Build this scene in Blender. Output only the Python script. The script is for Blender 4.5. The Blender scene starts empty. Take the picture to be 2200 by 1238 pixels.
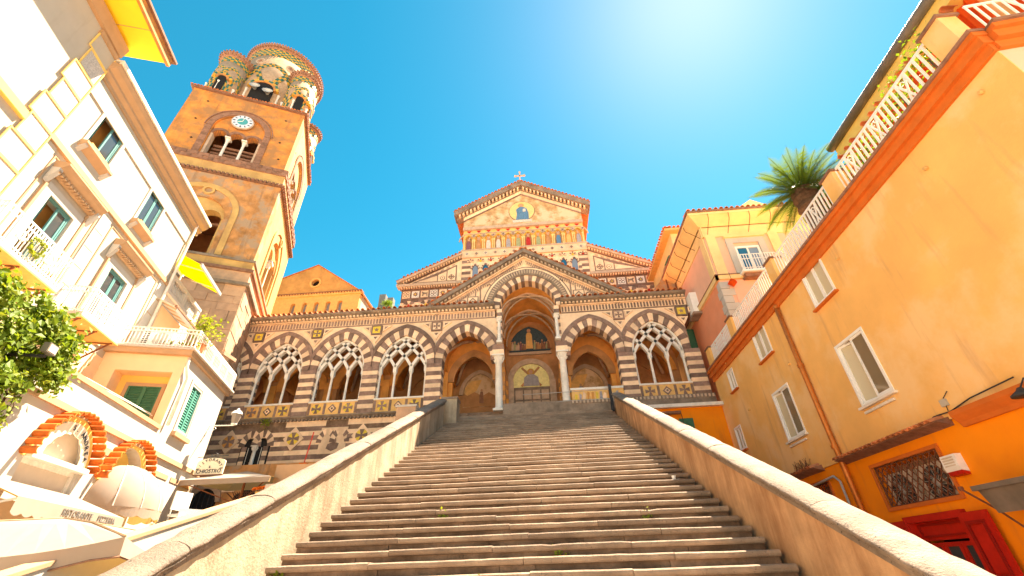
import bpy, math, random
from mathutils import Vector, Matrix
R = random.Random(11)
S = bpy.context.scene
COL = S.collection
rad = math.radians
# ---------------------------------------------------------------- camera
F_PX, PITCH, YAW, ROLL = 932.0, rad(33.3), rad(3.5), rad(1.9)
fw = Vector((-math.sin(YAW)*math.cos(PITCH), math.cos(YAW)*math.cos(PITCH), math.sin(PITCH)))
r0 = Vector((math.cos(YAW), math.sin(YAW), 0)); u0 = r0.cross(fw)
cr = r0*math.cos(ROLL)-u0*math.sin(ROLL); cu = r0*math.sin(ROLL)+u0*math.cos(ROLL)
cam = bpy.data.cameras.new('camera'); cam.sensor_width = 36; cam.lens = F_PX/2200*36
cam.clip_start = .05; cam.clip_end = 3000
camo = bpy.data.objects.new('camera', cam); COL.objects.link(camo)
camo.matrix_world = Matrix(((cr.x, cu.x, -fw.x, 0), (cr.y, cu.y, -fw.y, 0), (cr.z, cu.z, -fw.z, 0), (0, 0, 0, 1)))
S.camera = camo
# ---------------------------------------------------------------- sky, sun, exposure
SUN_AZ, SUN_EL = rad(40.5), rad(61)
W = bpy.data.worlds.new('World'); S.world = W; W.use_nodes = True
nt = W.node_tree; nt.nodes.clear()
sky = nt.nodes.new('ShaderNodeTexSky'); sky.sky_type = 'NISHITA'; sky.sun_disc = False
sky.sun_elevation = SUN_EL; sky.sun_rotation = SUN_AZ; sky.altitude = 20
sky.air_density = 1.0; sky.dust_density = 0.17; sky.ozone_density = 2.0
hs = nt.nodes.new('ShaderNodeHueSaturation'); hs.inputs['Saturation'].default_value = 1.48; hs.inputs['Hue'].default_value = .468
bg = nt.nodes.new('ShaderNodeBackground'); bg.inputs['Strength'].default_value = .052
wo = nt.nodes.new('ShaderNodeOutputWorld')
nt.links.new(sky.outputs[0], hs.inputs['Color']); nt.links.new(hs.outputs[0], bg.inputs['Color']); nt.links.new(bg.outputs[0], wo.inputs['Surface'])
sl = bpy.data.lights.new('sun', 'SUN'); sl.energy = 5.0; sl.angle = rad(.53); sl.color = (1, .93, .80)
so = bpy.data.objects.new('sun', sl); COL.objects.link(so)
sd = Vector((math.sin(SUN_AZ)*math.cos(SUN_EL), math.cos(SUN_AZ)*math.cos(SUN_EL), math.sin(SUN_EL)))
so.rotation_euler = sd.to_track_quat('Z', 'Y').to_euler(); so.location = sd*60
S.view_settings.view_transform = 'Standard'; S.view_settings.look = 'None'
S.view_settings.gamma = 1; S.view_settings.use_curve_mapping = False
S.view_settings.exposure = 2.38
S.view_settings.use_white_balance = True; S.view_settings.white_balance_temperature = 7900; S.view_settings.white_balance_tint = 15
S.render.engine = 'CYCLES'; S.cycles.max_bounces = 8; S.cycles.diffuse_bounces = 6; S.cycles.use_denoising = True
# ---------------------------------------------------------------- materials
def mat(name, c, var=.12, scale=5., rough=.85, bump=0., bscale=40., stain=None, sscale=.7, samt=.6, slo=.5, shi=.7, stretch=1., streak=None, stk=.5, rnd=0., metal=0., spec=.3, pits=0., trans=None):
    m = bpy.data.materials.new(name); m.use_nodes = True; t = m.node_tree; N = t.nodes; L = t.links
    b = N['Principled BSDF']; b.inputs['Roughness'].default_value = rough; b.inputs['Metallic'].default_value = metal
    b.inputs['Specular IOR Level'].default_value = spec
    geo = N.new('ShaderNodeNewGeometry'); pos = geo.outputs['Position']
    def noise(sc, det=5, st=1.):
        src = pos
        if st != 1.:
            vm = N.new('ShaderNodeVectorMath'); vm.operation = 'MULTIPLY'; vm.inputs[1].default_value = (1, 1, st); L.new(pos, vm.inputs[0]); src = vm.outputs[0]
        n = N.new('ShaderNodeTexNoise'); n.inputs['Scale'].default_value = sc; n.inputs['Detail'].default_value = det; n.inputs['Roughness'].default_value = .62
        L.new(src, n.inputs['Vector']); return n.outputs['Fac']
    rp = N.new('ShaderNodeValToRGB'); e = rp.color_ramp.elements
    e[0].position = .3; e[1].position = .7
    e[0].color = (*[max(0, x*(1-var)) for x in c], 1); e[1].color = (*[min(1, x*(1+var)) for x in c], 1)
    L.new(noise(scale), rp.inputs[0]); col = rp.outputs[0]
    def mix(a, bcol, fac, mode='MIX'):
        mx = N.new('ShaderNodeMix'); mx.data_type = 'RGBA'; mx.blend_type = mode
        L.new(fac, mx.inputs[0]); L.new(a, mx.inputs[6])
        if isinstance(bcol, tuple): mx.inputs[7].default_value = (*bcol, 1)
        else: L.new(bcol, mx.inputs[7])
        return mx.outputs[2]
    def rng(v, lo, hi, a, bb):
        mr = N.new('ShaderNodeMapRange'); mr.inputs[1].default_value = lo; mr.inputs[2].default_value = hi; mr.inputs[3].default_value = a; mr.inputs[4].default_value = bb
        L.new(v, mr.inputs[0]); return mr.outputs[0]
    if stain: col = mix(col, stain, rng(noise(sscale, 8, stretch), slo, shi, 0, samt))
    if streak: col = mix(col, streak, rng(noise(3.2, 6, .12), .56, .74, 0, stk))
    if pits: col = mix(col, tuple(x*.25 for x in c), rng(noise(26, 3), .62, .68, 0, pits))
    if rnd:
        oi = N.new('ShaderNodeObjectInfo'); hsv = N.new('ShaderNodeHueSaturation')
        L.new(rng(oi.outputs['Random'], 0, 1, 1-rnd, 1+rnd), hsv.inputs['Value']); L.new(col, hsv.inputs['Color']); col = hsv.outputs[0]
    L.new(col, b.inputs['Base Color'])
    if bump:
        bp = N.new('ShaderNodeBump'); bp.inputs['Strength'].default_value = bump; bp.inputs['Distance'].default_value = .02
        L.new(noise(bscale, 6), bp.inputs['Height']); L.new(bp.outputs[0], b.inputs['Normal'])
    if trans:
        tr = N.new('ShaderNodeBsdfTranslucent'); tr.inputs[0].default_value = (*trans, 1); ms = N.new('ShaderNodeMixShader'); ms.inputs[0].default_value = .45
        L.new(b.outputs[0], ms.inputs[1]); L.new(tr.outputs[0], ms.inputs[2]); L.new(ms.outputs[0], N['Material Output'].inputs[0])
    return m
MT = dict(
 light=mat('light_stone', (.90, .62, .41), .14, 3, bump=.4, rnd=.16, stain=(.60, .37, .23), sscale=1.4, samt=.45),
 dark=mat('dark_stone', (.24, .15, .115), .28, 4, bump=.4, rnd=.3, stain=(.38, .25, .19), sscale=2, samt=.5),
 greydark=mat('grey_moulding', (.27, .20, .15), .3, 3, bump=.4, stain=(.09, .07, .055), sscale=1.2, samt=.7),
 gold=mat('gold_inlay', (.80, .55, .07), .2, 9, rough=.5),
 ochre=mat('ochre_panel', (.78, .46, .17), .15, 5, rnd=.1),
 white=mat('marble', (.80, .74, .66), .1, 6, rough=.5, bump=.1, stain=(.5, .42, .33), sscale=2, samt=.4),
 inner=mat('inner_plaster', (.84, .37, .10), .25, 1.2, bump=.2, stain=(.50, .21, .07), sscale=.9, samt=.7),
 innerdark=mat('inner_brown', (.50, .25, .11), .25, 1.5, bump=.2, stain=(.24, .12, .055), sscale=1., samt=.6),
 rib=mat('rib_stone', (.55, .40, .29), .2, 4),
 tile=mat('terracotta_tile', (.62, .20, .075), .3, 4, bump=.3, rnd=.3, stain=(.42, .27, .17), sscale=3, samt=.5),
 orangetile=mat('orange_tile', (.66, .155, .025), .3, 7, rough=.85, rnd=.25, bump=.4, stain=(.40, .12, .04), sscale=5, samt=.6),
 palegold=mat('pale_gold', (.80, .58, .24), .15, 8, rough=.5), lunegold=mat('lunette_gold', (.88, .78, .34), .15, 8, rough=.45), bluedark=mat('night_blue', (.05, .085, .11), .3, 9),
 peachlight=mat('pale_peach_plaster', (.84, .60, .38), .06, 2),
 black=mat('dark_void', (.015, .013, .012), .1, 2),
 iron=mat('iron', (.05, .045, .045), .3, 8, rough=.6, metal=.3),
 rust=mat('rusty_iron', (.19, .07, .035), .3, 9, rough=.8),
 blue=mat('blue_mosaic', (.10, .22, .36), .35, 14, rough=.5),
 red=mat('red_mosaic', (.50, .035, .03), .2, 8),
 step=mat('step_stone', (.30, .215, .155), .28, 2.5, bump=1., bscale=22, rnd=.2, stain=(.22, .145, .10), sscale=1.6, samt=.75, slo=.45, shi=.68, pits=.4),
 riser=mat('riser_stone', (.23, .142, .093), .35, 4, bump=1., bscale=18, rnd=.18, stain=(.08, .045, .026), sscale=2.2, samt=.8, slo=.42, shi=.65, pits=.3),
 coping=mat('coping_stone', (.24, .185, .145), .35, 3, bump=1., bscale=30, rnd=.12, stain=(.13, .095, .07), sscale=1.5, samt=.7, pits=.9),
 stairwall=mat('stair_wall_plaster', (.40, .32, .23), .25, 2, bump=.6, bscale=25, stain=(.20, .135, .08), sscale=2.6, samt=.8, slo=.44, shi=.66, stretch=.22),
 stairwall2=mat('brown_stair_plaster', (.52, .31, .17), .25, 2, bump=.6, bscale=25, stain=(.27, .13, .06), sscale=2.4, samt=.85, slo=.42, shi=.66, stretch=.22),  # browner plaster than the left stair wall, with mottled noise
 orange=mat('orange_plaster', (.64, .245, .06), .3, 1.6, bump=.4, stain=(.40, .19, .075), sscale=1.3, samt=1., slo=.46, shi=.6, streak=(.24, .12, .06), stk=.75),
 towerside=mat('tower_ochre_and_lit_side', (.56, .33, .12), .24, 1.3, bump=.25, stain=(.46, .25, .10), sscale=.9, samt=.7, streak=(.30, .17, .09), stk=.45),  # ochre plaster; its yellow also carries sunlight on the tower's side faces
 towerworn=mat('tower_worn', (.52, .235, .085), .42, 1.6, bump=.8, bscale=16, stain=(.40, .265, .17), sscale=1.3, samt=1., slo=.46, shi=.58, streak=(.18, .105, .065), stk=.8),
 brick=mat('brown_brick', (.27, .135, .085), .3, 6, bump=.5, rnd=.2),
 towerstone=mat('tower_stone', (.50, .31, .20), .2, 2, bump=.6, bscale=14, rnd=.16, stain=(.28, .20, .15), sscale=1.2, samt=.7),
 greentile=mat('green_tile', (.035, .14, .10), .3, 8, rough=.35, rnd=.25),
 yellowtile=mat('yellow_tile', (.60, .32, .05), .2, 8, rough=.35, rnd=.2),
 paletile=mat('pale_render', (.42, .28, .18), .2, 4, bump=.2),
 cream=mat('cream_plaster', (.48, .425, .35), .05, 1.5, bump=.06, stain=(.43, .35, .27), sscale=.6, samt=.5, streak=(.36, .29, .22), stk=.4),
 whiteplaster=mat('white_plaster', (.52, .48, .43), .05, 1.5, bump=.06, stain=(.44, .38, .31), sscale=.8, samt=.5, streak=(.38, .32, .25), stk=.4),
 peach=mat('peach_trim', (.46, .29, .17), .08, 3),
 softyellow=mat('yellow_plaster', (.82, .56, .16), .08, 2),
 yellow=mat('yellow_paint', (.95, .65, .05), .05, 2),
 grit=mat('grey_grit', (.55, .50, .46), .35, 30, bump=1., bscale=60),
 greenshut=mat('green_paint', (.055, .25, .20), .12, 8, rough=.55),
 darkgreen=mat('dark_green_paint', (.045, .16, .09), .12, 8, rough=.55),
 bluegreen=mat('teal_frame', (.10, .27, .27), .1, 8, rough=.5),
 whitepaint=mat('white_paint', (.86, .84, .80), .04, 6, rough=.5),
 canvas=mat('white_canvas', (.46, .42, .37), .05, 3, rough=.9, trans=(.50, .30, .08)),
 yellowcanvas=mat('yellow_canvas', (.88, .68, .04), .05, 3, rough=.9, trans=(.9, .7, .05)),
 buff=mat('buff_blind', (.62, .52, .42), .06, 3, rough=.8),
 rorange=mat('amber_plaster', (.88, .49, .16), .09, .8, bump=.2, bscale=14, stain=(.90, .58, .27), sscale=.6, samt=.9, slo=.47, shi=.6, streak=(.58, .30, .14), stk=.65),
 rdeep=mat('deep_orange_plaster', (.97, .285, .012), .06, 1, bump=.12, stain=(.86, .22, .012), sscale=.8, samt=.8, streak=(.60, .17, .03), stk=.5),
 rcorn=mat('burnt_orange_paint', (.62, .15, .025), .12, 3),
 copper=mat('copper_pipe', (.56, .18, .04), .2, 6, rough=.4, metal=.4),
 gutter=mat('gutter_metal', (.22, .19, .16), .3, 2, rough=.5, metal=.3),
 pink=mat('pink_plaster', (.82, .47, .33), .06, 1.5, stain=(.80, .52, .36), sscale=.7, samt=.5),
 salmon=mat('salmon_plaster', (.80, .30, .16), .07, 1.5, stain=(.80, .38, .24), sscale=.7, samt=.5),
 paleyellow=mat('pale_yellow_plaster', (.86, .62, .30), .1, 1.2, stain=(.72, .44, .20), sscale=.9, samt=.5),
 redwood=mat('red_door_paint', (.50, .020, .012), .15, 5, rough=.4, bump=.1),
 redshade=mat('red_paint_shading', (.30, .012, .008), .15, 5, rough=.45),  # darker red stands in for shading on the door mouldings
 redcloth=mat('red_awning', (.80, .12, .02), .12, 4, rough=.9, trans=(.8, .12, .02)),
 leaf=mat('leaf', (.14, .22, .02), .4, 3, rough=.55, spec=.25, trans=(.18, .26, .015)),
 leaf2=mat('leaf_pale', (.22, .28, .03), .3, 3, rough=.5, spec=.3, trans=(.28, .31, .02)),
 palm=mat('palm_leaf', (.09, .15, .025), .3, 6, rough=.45, spec=.3, trans=(.12, .18, .015)),
 bark=mat('bark', (.14, .08, .05), .4, 8, bump=.6),
 rock=mat('hill_rock', (.13, .125, .12), .3, .06),
 scrub=mat('hill_scrub', (.10, .13, .05), .4, .2),
 paving=mat('paving', (.55, .46, .38), .2, 1.5, bump=.3),
 clay=mat('clay_pot', (.58, .20, .08), .15, 6),
 sign=mat('cream_sign', (.88, .80, .62), .04, 8, rough=.5),
 ink=mat('dark_lettering', (.05, .05, .07), .1, 8),
 greyink=mat('grey_lettering', (.16, .15, .14), .1, 8),
 clock=mat('clock_face', (.60, .66, .74), .08, 6, rough=.4),
 teal=mat('clock_centre', (.05, .33, .36), .1, 8),
 metalgrey=mat('grey_metal', (.48, .46, .43), .1, 6, rough=.45, metal=.2),
 saint=mat('faded_fresco', (.58, .35, .17), .35, 2.6, stain=(.76, .56, .38), sscale=1.3, samt=.9, slo=.45, shi=.6),
 violet=mat('robe_violet', (.24, .10, .12), .2, 8), robewhite=mat('robe_white', (.66, .58, .50), .2, 8),
 robegrey=mat('robe_grey', (.36, .34, .36), .2, 8), robegreen=mat('robe_green', (.34, .36, .20), .2, 8),
 skin=mat('face_tone', (.55, .30, .18), .1, 8),
)
def glass(name, c, rough=.06):
    m = bpy.data.materials.new(name); m.use_nodes = True; b = m.node_tree.nodes['Principled BSDF']
    b.inputs['Base Color'].default_value = (*c, 1); b.inputs['Roughness'].default_value = rough; b.inputs['Specular IOR Level'].default_value = .9
    return m
MT['glass'] = glass('window_glass', (.05, .06, .065)); MT['glassblue'] = glass('blue_glass', (.02, .13, .24), .12); MT['curtain'] = glass('curtained_glass', (.60, .53, .37), .12)
MT['dimglass'] = glass('dim_glass', (.24, .185, .115)); MT['paleglass'] = glass('pale_glass', (.22, .28, .36), .12)
# ---------------------------------------------------------------- mesh helpers
class G:
    def __init__(s, m=None): s.v = []; s.f = []; s.m = m
    def add(s, vs, fs):
        o = len(s.v)
        s.v += [tuple(s.m @ Vector(v)) for v in vs] if s.m else [tuple(v) for v in vs]
        s.f += [tuple(i+o for i in f) for f in fs]; return s
    def box(s, x0, x1, y0, y1, z0, z1):
        return s.add([(x0,y0,z0),(x1,y0,z0),(x1,y1,z0),(x0,y1,z0),(x0,y0,z1),(x1,y0,z1),(x1,y1,z1),(x0,y1,z1)],
                     [(0,3,2,1),(4,5,6,7),(0,1,5,4),(1,2,6,5),(2,3,7,6),(3,0,4,7)])
    def prism(s, P, y0, y1):            # outline in (x, z), front at y0
        a = sum(P[i][0]*P[(i+1) % len(P)][1]-P[(i+1) % len(P)][0]*P[i][1] for i in range(len(P)))
        if a < 0: P = P[::-1]
        n = len(P)
        return s.add([(x, y0, z) for x, z in P]+[(x, y1, z) for x, z in P],
                     [tuple(range(n)), tuple(range(2*n-1, n-1, -1))]+[(i, i+n, (i+1) % n+n, (i+1) % n) for i in range(n)])
    def side(s, P, x0, x1):             # outline in (y, z)
        n = len(P)
        return s.add([(x0, y, z) for y, z in P]+[(x1, y, z) for y, z in P],
                     [tuple(range(n-1, -1, -1)), tuple(range(n, 2*n))]+[(i, (i+1) % n, (i+1) % n+n, i+n) for i in range(n)])
    def plan(s, P, z0, z1):
        n = len(P)
        return s.add([(x, y, z0) for x, y in P]+[(x, y, z1) for x, y in P],
                     [tuple(range(n-1, -1, -1)), tuple(range(n, 2*n))]+[(i, (i+1) % n, (i+1) % n+n, i+n) for i in range(n)])
    def bar(s, p, q, w, d, up=(0, 1, 0)):  # rectangular bar p->q, d thick along up
        p = Vector(p); q = Vector(q); t = (q-p).normalized(); u = Vector(up); a = t.cross(u)
        if a.length < 1e-4: u = Vector((1, 0, 0)); a = t.cross(u)
        a.normalize(); b = a.cross(t).normalized(); a *= w/2; b *= d/2
        vs = [p-a-b, p+a-b, p+a+b, p-a+b, q-a-b, q+a-b, q+a+b, q-a+b]
        return s.add(vs, [(0,3,2,1),(4,5,6,7),(0,1,5,4),(1,2,6,5),(2,3,7,6),(3,0,4,7)])
    def tube(s, pts, r, n=6):
        pts = [Vector(p) for p in pts]; rs = r if isinstance(r, (list, tuple)) else [r]*len(pts); vs = []
        ref = Vector((.13, .37, .92))
        for i, p in enumerate(pts):
            t = (pts[min(i+1, len(pts)-1)]-pts[max(i-1, 0)]).normalized()
            a = t.cross(ref)
            if a.length < .05: a = t.cross(Vector((1, 0, 0)))
            a.normalize(); b = t.cross(a)
            vs += [p+(a*math.cos(k*2*math.pi/n)+b*math.sin(k*2*math.pi/n))*rs[i] for k in range(n)]
        m = len(pts)
        fs = [(i*n+k, i*n+(k+1) % n, (i+1)*n+(k+1) % n, (i+1)*n+k) for i in range(m-1) for k in range(n)]
        return s.add(vs, fs+[tuple(range(n-1, -1, -1)), tuple(range((m-1)*n, m*n))])
    def lathe(s, prof, c=(0, 0, 0), n=16, a0=0, a1=2*math.pi):
        full = abs(a1-a0-2*math.pi) < 1e-6; k = n if full else n+1; vs = []; fs = []
        for r, z in prof: vs += [(c[0]+r*math.cos(a0+(a1-a0)*i/n), c[1]+r*math.sin(a0+(a1-a0)*i/n), c[2]+z) for i in range(k)]
        for j in range(len(prof)-1):
            for i in range(n):
                i2 = (i+1) % k; fs.append((j*k+i, j*k+i2, (j+1)*k+i2, (j+1)*k+i))
        if full: fs += [tuple(range(k-1, -1, -1)), tuple(range((len(prof)-1)*k, len(prof)*k))]
        return s.add(vs, fs)
    def build(s, name, m, parent=None, smooth=False, kind=None, label=None):
        me = bpy.data.meshes.new(name); me.from_pydata(s.v, [], s.f)
        me.materials.append(MT[m] if isinstance(m, str) else m)
        if smooth: me.polygons.foreach_set('use_smooth', [True]*len(me.polygons))
        o = bpy.data.objects.new(name, me); COL.objects.link(o); o.parent = parent
        if kind: o['kind'] = kind
        if label: o['label'] = label
        return o
def thing(name, label, cat, loc=(0, 0, 0), rz=0., group=None):
    o = bpy.data.objects.new(name, None); COL.objects.link(o); o.location = loc; o.rotation_euler = (0, 0, rz)
    o.empty_display_size = .3; o['label'] = label; o['category'] = cat
    if group: o['group'] = group
    return o
def tag(o, label, cat, group=None):
    o['label'] = label; o['category'] = cat
    if group: o['group'] = group
    return o
def place(o, loc=None, rz=None):
    if loc is not None: o.location = loc
    if rz is not None: o.rotation_euler = (0, 0, rz)
    return o
def inst(o, parent, loc=(0, 0, 0), rot=(0, 0, 0), sc=None):
    c = o.copy(); COL.objects.link(c); c.parent = parent; c.location = loc; c.rotation_euler = rot
    if sc: c.scale = sc
    return c
def copy_tree(o, parent=None):
    c = o.copy(); COL.objects.link(c); c.parent = parent
    for ch in list(o.children): copy_tree(ch, c)
    return c
def arc(cx, zs, hw, c, off, t):         # pointed arch, t 0..1 left to right, off outwards
    rr = hw+c+off; ap = math.acos(c/rr) if c > 0 else math.pi/2
    if t <= .5: a = math.pi-ap*(t*2); return (cx+c+rr*math.cos(a), zs+rr*math.sin(a))
    a = ap*(1-t)*2; return (cx-c+rr*math.cos(a), zs+rr*math.sin(a))
def ringpoly(cx, zs, hw, c, o0, o1, t0=0., t1=1., n=24):
    ts = [t0+(t1-t0)*i/n for i in range(n+1)]
    return [arc(cx, zs, hw, c, o1, t) for t in ts]+[arc(cx, zs, hw, c, o0, t) for t in ts[::-1]]
def ringquads(g, cx, zs, hw, c, o0, o1, y0, y1, n=24, t0=0., t1=1.):
    for i in range(n):
        a, b = t0+(t1-t0)*i/n, t0+(t1-t0)*(i+1)/n
        g.prism([arc(cx,zs,hw,c,o1,a), arc(cx,zs,hw,c,o1,b), arc(cx,zs,hw,c,o0,b), arc(cx,zs,hw,c,o0,a)], y0, y1)
    return g
def circ(cx, cz, r, n=20, ry=None): return [(cx+r*math.cos(2*math.pi*i/n), cz+(ry or r)*math.sin(2*math.pi*i/n)) for i in range(n)]
def crossp(cx, cz, r, a=.42, b=.12):
    q = []
    for k in range(4):
        t = k*math.pi/2; c, s_ = math.cos(t), math.sin(t)
        for x, y in ((b*r*1.2, b*r*1.2), (r, a*r), (r, -a*r)):
            q.append((cx+x*c+y*s_, cz+x*s_-y*c))
    return q
def star(cx, cz, r, n=5, k=.45): return [(cx+(r if i % 2 == 0 else r*k)*math.sin(math.pi*i/n), cz+(r if i % 2 == 0 else r*k)*math.cos(math.pi*i/n)) for i in range(2*n)]
def archwall(g, xa, xb, cx, zs, hw, c, off, zbot, zt, y0, y1, n=20):   # wall panel with an arched hole
    P = [arc(cx, zs, hw, c, off, i/n) for i in range(n+1)]
    for i in range(n):
        (x1, z1), (x2, z2) = P[i], P[i+1]
        if x2 <= xa or x1 >= xb: continue
        g.prism([(max(x1, xa), min(z1, zt-.001)), (min(x2, xb), min(z2, zt-.001)), (min(x2, xb), zt), (max(x1, xa), zt)], y0, y1)
    if P[0][0] > xa+.002: g.box(xa, P[0][0], y0, y1, zbot, zt)
    if P[-1][0] < xb-.002: g.box(P[-1][0], xb, y0, y1, zbot, zt)
    return g
def archpoly(cx, zs, hw, c, z0, n=14): return [arc(cx, zs, hw, c, 0, i/n) for i in range(n+1)]+[(cx+hw, z0), (cx-hw, z0)]
def wallgrid(g, x0, x1, z0, z1, ops, y=0., depth=.25):
    xs = sorted({x0, x1, *[o[0] for o in ops], *[o[1] for o in ops]}); zs = sorted({z0, z1, *[o[2] for o in ops], *[o[3] for o in ops]})
    for i in range(len(xs)-1):
        for j in range(len(zs)-1):
            mx, mz = (xs[i]+xs[i+1])/2, (zs[j]+zs[j+1])/2
            if not (x0 < mx < x1 and z0 < mz < z1) or any(o[0] < mx < o[1] and o[2] < mz < o[3] for o in ops): continue
            g.add([(xs[i],y,zs[j]),(xs[i+1],y,zs[j]),(xs[i+1],y,zs[j+1]),(xs[i],y,zs[j+1])], [(0,1,2,3)])
    for a, b, c, d in ops:
        g.add([(a,y,c),(b,y,c),(b,y,d),(a,y,d),(a,y+depth,c),(b,y+depth,c),(b,y+depth,d),(a,y+depth,d)], [(0,4,5,1),(1,5,6,2),(2,6,7,3),(3,7,4,0)])
    return g
def hull(g, x0, x1, y0, y1, z0, z1):    # all faces but the front one
    return g.add([(x0,y0,z0),(x1,y0,z0),(x1,y1,z0),(x0,y1,z0),(x0,y0,z1),(x1,y0,z1),(x1,y1,z1),(x0,y1,z1)], [(4,5,6,7),(1,2,6,5),(2,3,7,6),(3,0,4,7)])
_tile = {}
def tile_row(parent, pts, r=.085, ln=.5, m='tile', name='roof_tile', jit=.012):
    for (p, rot) in pts:
        k = (r, ln, m)
        if k not in _tile:
            g = G(); n = 6
            vs = []
            for yy, rr in ((0, r), (ln, r*.88)):
                vs += [(rr*math.cos(math.pi*i/n), yy, rr*math.sin(math.pi*i/n)) for i in range(n+1)]+[(rr*.78*math.cos(math.pi*i/n), yy, rr*.78*math.sin(math.pi*i/n)-.002) for i in range(n, -1, -1)]
            q = 2*(n+1); g.add(vs, [(i, (i+1) % q, (i+1) % q+q, i+q) for i in range(q)]+[tuple(range(q))[::-1], tuple(range(q, 2*q))])
            _tile[k] = g.build(name, m, parent)
            _tile[k].location = p; _tile[k].rotation_euler = rot; continue
        o = inst(_tile[k], parent, (p[0]+R.uniform(-jit, jit), p[1]+R.uniform(-jit, jit), p[2]+R.uniform(-jit, jit)*.5), rot)
        o.name = name
def glyphs(txt, size, ext=.004):
    cu_ = bpy.data.curves.new('lettering', 'FONT'); cu_.body = txt; cu_.size = size; cu_.extrude = ext; cu_.resolution_u = 3; cu_.align_x = 'CENTER'
    o = bpy.data.objects.new('lettering', cu_); COL.objects.link(o)
    dg = bpy.context.evaluated_depsgraph_get(); me = o.evaluated_get(dg).to_mesh()
    vs = [(v.co.x, -v.co.z, v.co.y) for v in me.vertices]; fs = [tuple(p.vertices) for p in me.polygons]
    o.evaluated_get(dg).to_mesh_clear(); bpy.data.objects.remove(o); bpy.data.curves.remove(cu_)
    return vs, fs
def leaves(g, n, fn, size, rng=R):
    for _ in range(n):
        p, nd = fn(); p = Vector(p); s = size*rng.uniform(.6, 1.3)
        d = Vector(nd)+Vector((rng.gauss(0, .6), rng.gauss(0, .6), rng.gauss(0, .6))); d.normalize()
        t = d.cross(Vector((rng.gauss(0, 1), rng.gauss(0, 1), rng.gauss(0, 1)))).normalized(); b = d.cross(t)
        g.add([p-t*s*.5, p+b*s*.38+d*s*.1, p+t*s*.6, p-b*s*.38+d*s*.1], [(0, 1, 2, 3)])
    return g
# ---------------------------------------------------------------- ground
g = G(); g.add([(-600, -600, -1.6), (600, -600, -1.6), (600, 900, -1.6), (-600, 900, -1.6)], [(0, 1, 2, 3)])
o = g.build('ground', 'paving'); o['kind'] = 'structure'
# ---------------------------------------------------------------- staircase
XL, XR, H, T = -3.95, 2.95, .165, .35
def sy(k): return 6.5+T*k
st = thing('staircase', 'wide weathered stone staircase rising between two parapets to the striped church porch', 'staircase', (0, 0, 0))
def nosing(x0, x1, y, z, dp, jig):
    n = max(2, int((x1-x0)/.14)); prof = [(0, -.08), (-.018, -.077), (-.032, -.06), (-.038, -.036), (-.032, -.012), (-.012, .002), (.04, .005), (dp, 0), (dp, -.08)]
    g = G(); vs = []; ph = R.uniform(0, 9)
    for i in range(n+1):
        x = x0+(x1-x0)*i/n; w = R.gauss(0, jig); w2 = R.gauss(0, jig)+.005*math.sin(x*1.1+ph)-(.012*math.exp(-((x-x0-R.random()*2)/.06)**2) if R.random() < .1 else 0)
        for j, (a, b) in enumerate(prof): vs.append((x, y+a+(w if j < 6 else 0), z+b+(w2 if 2 < j < 7 else 0)))
    q = len(prof); fs = [(i*q+j, (i+1)*q+j, (i+1)*q+(j+1) % q, i*q+(j+1) % q) for i in range(n) for j in range(q)]
    return g.add(vs, fs+[tuple(range(q)), tuple(range(n*q, (n+1)*q))[::-1]])
for k in range(-9, 35):
    z, y = k*H, sy(k)
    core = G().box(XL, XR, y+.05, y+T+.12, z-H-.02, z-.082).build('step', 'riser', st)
    ns = 1 if k < -1 else (4 if k < 14 else 3)
    cuts = sorted([XL+(XR-XL)*(i+R.uniform(-.28, .28))/ns for i in range(1, ns)]); xs = [XL]+cuts+[XR]
    for a, b in zip(xs, xs[1:]): nosing(a+.004, b-.004, y+R.uniform(-.012, .012), z+R.uniform(-.006, .006), T+.06, .0016).build('tread_slab', 'step', core)
    if -1 <= k < 20:
        ns = 5; cuts = sorted([XL+(XR-XL)*(i+R.uniform(-.35, .35))/ns for i in range(1, ns)]); xs = [XL]+cuts+[XR]
        for a, b in zip(xs, xs[1:]):
            d = R.uniform(-.006, .006)
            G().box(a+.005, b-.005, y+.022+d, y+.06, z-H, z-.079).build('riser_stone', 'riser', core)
# landing in front of the porch
G().box(XL-.1, XR+.1, 18.5, 19.0, 4.9, 5.72).build('landing', 'step', st)
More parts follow.
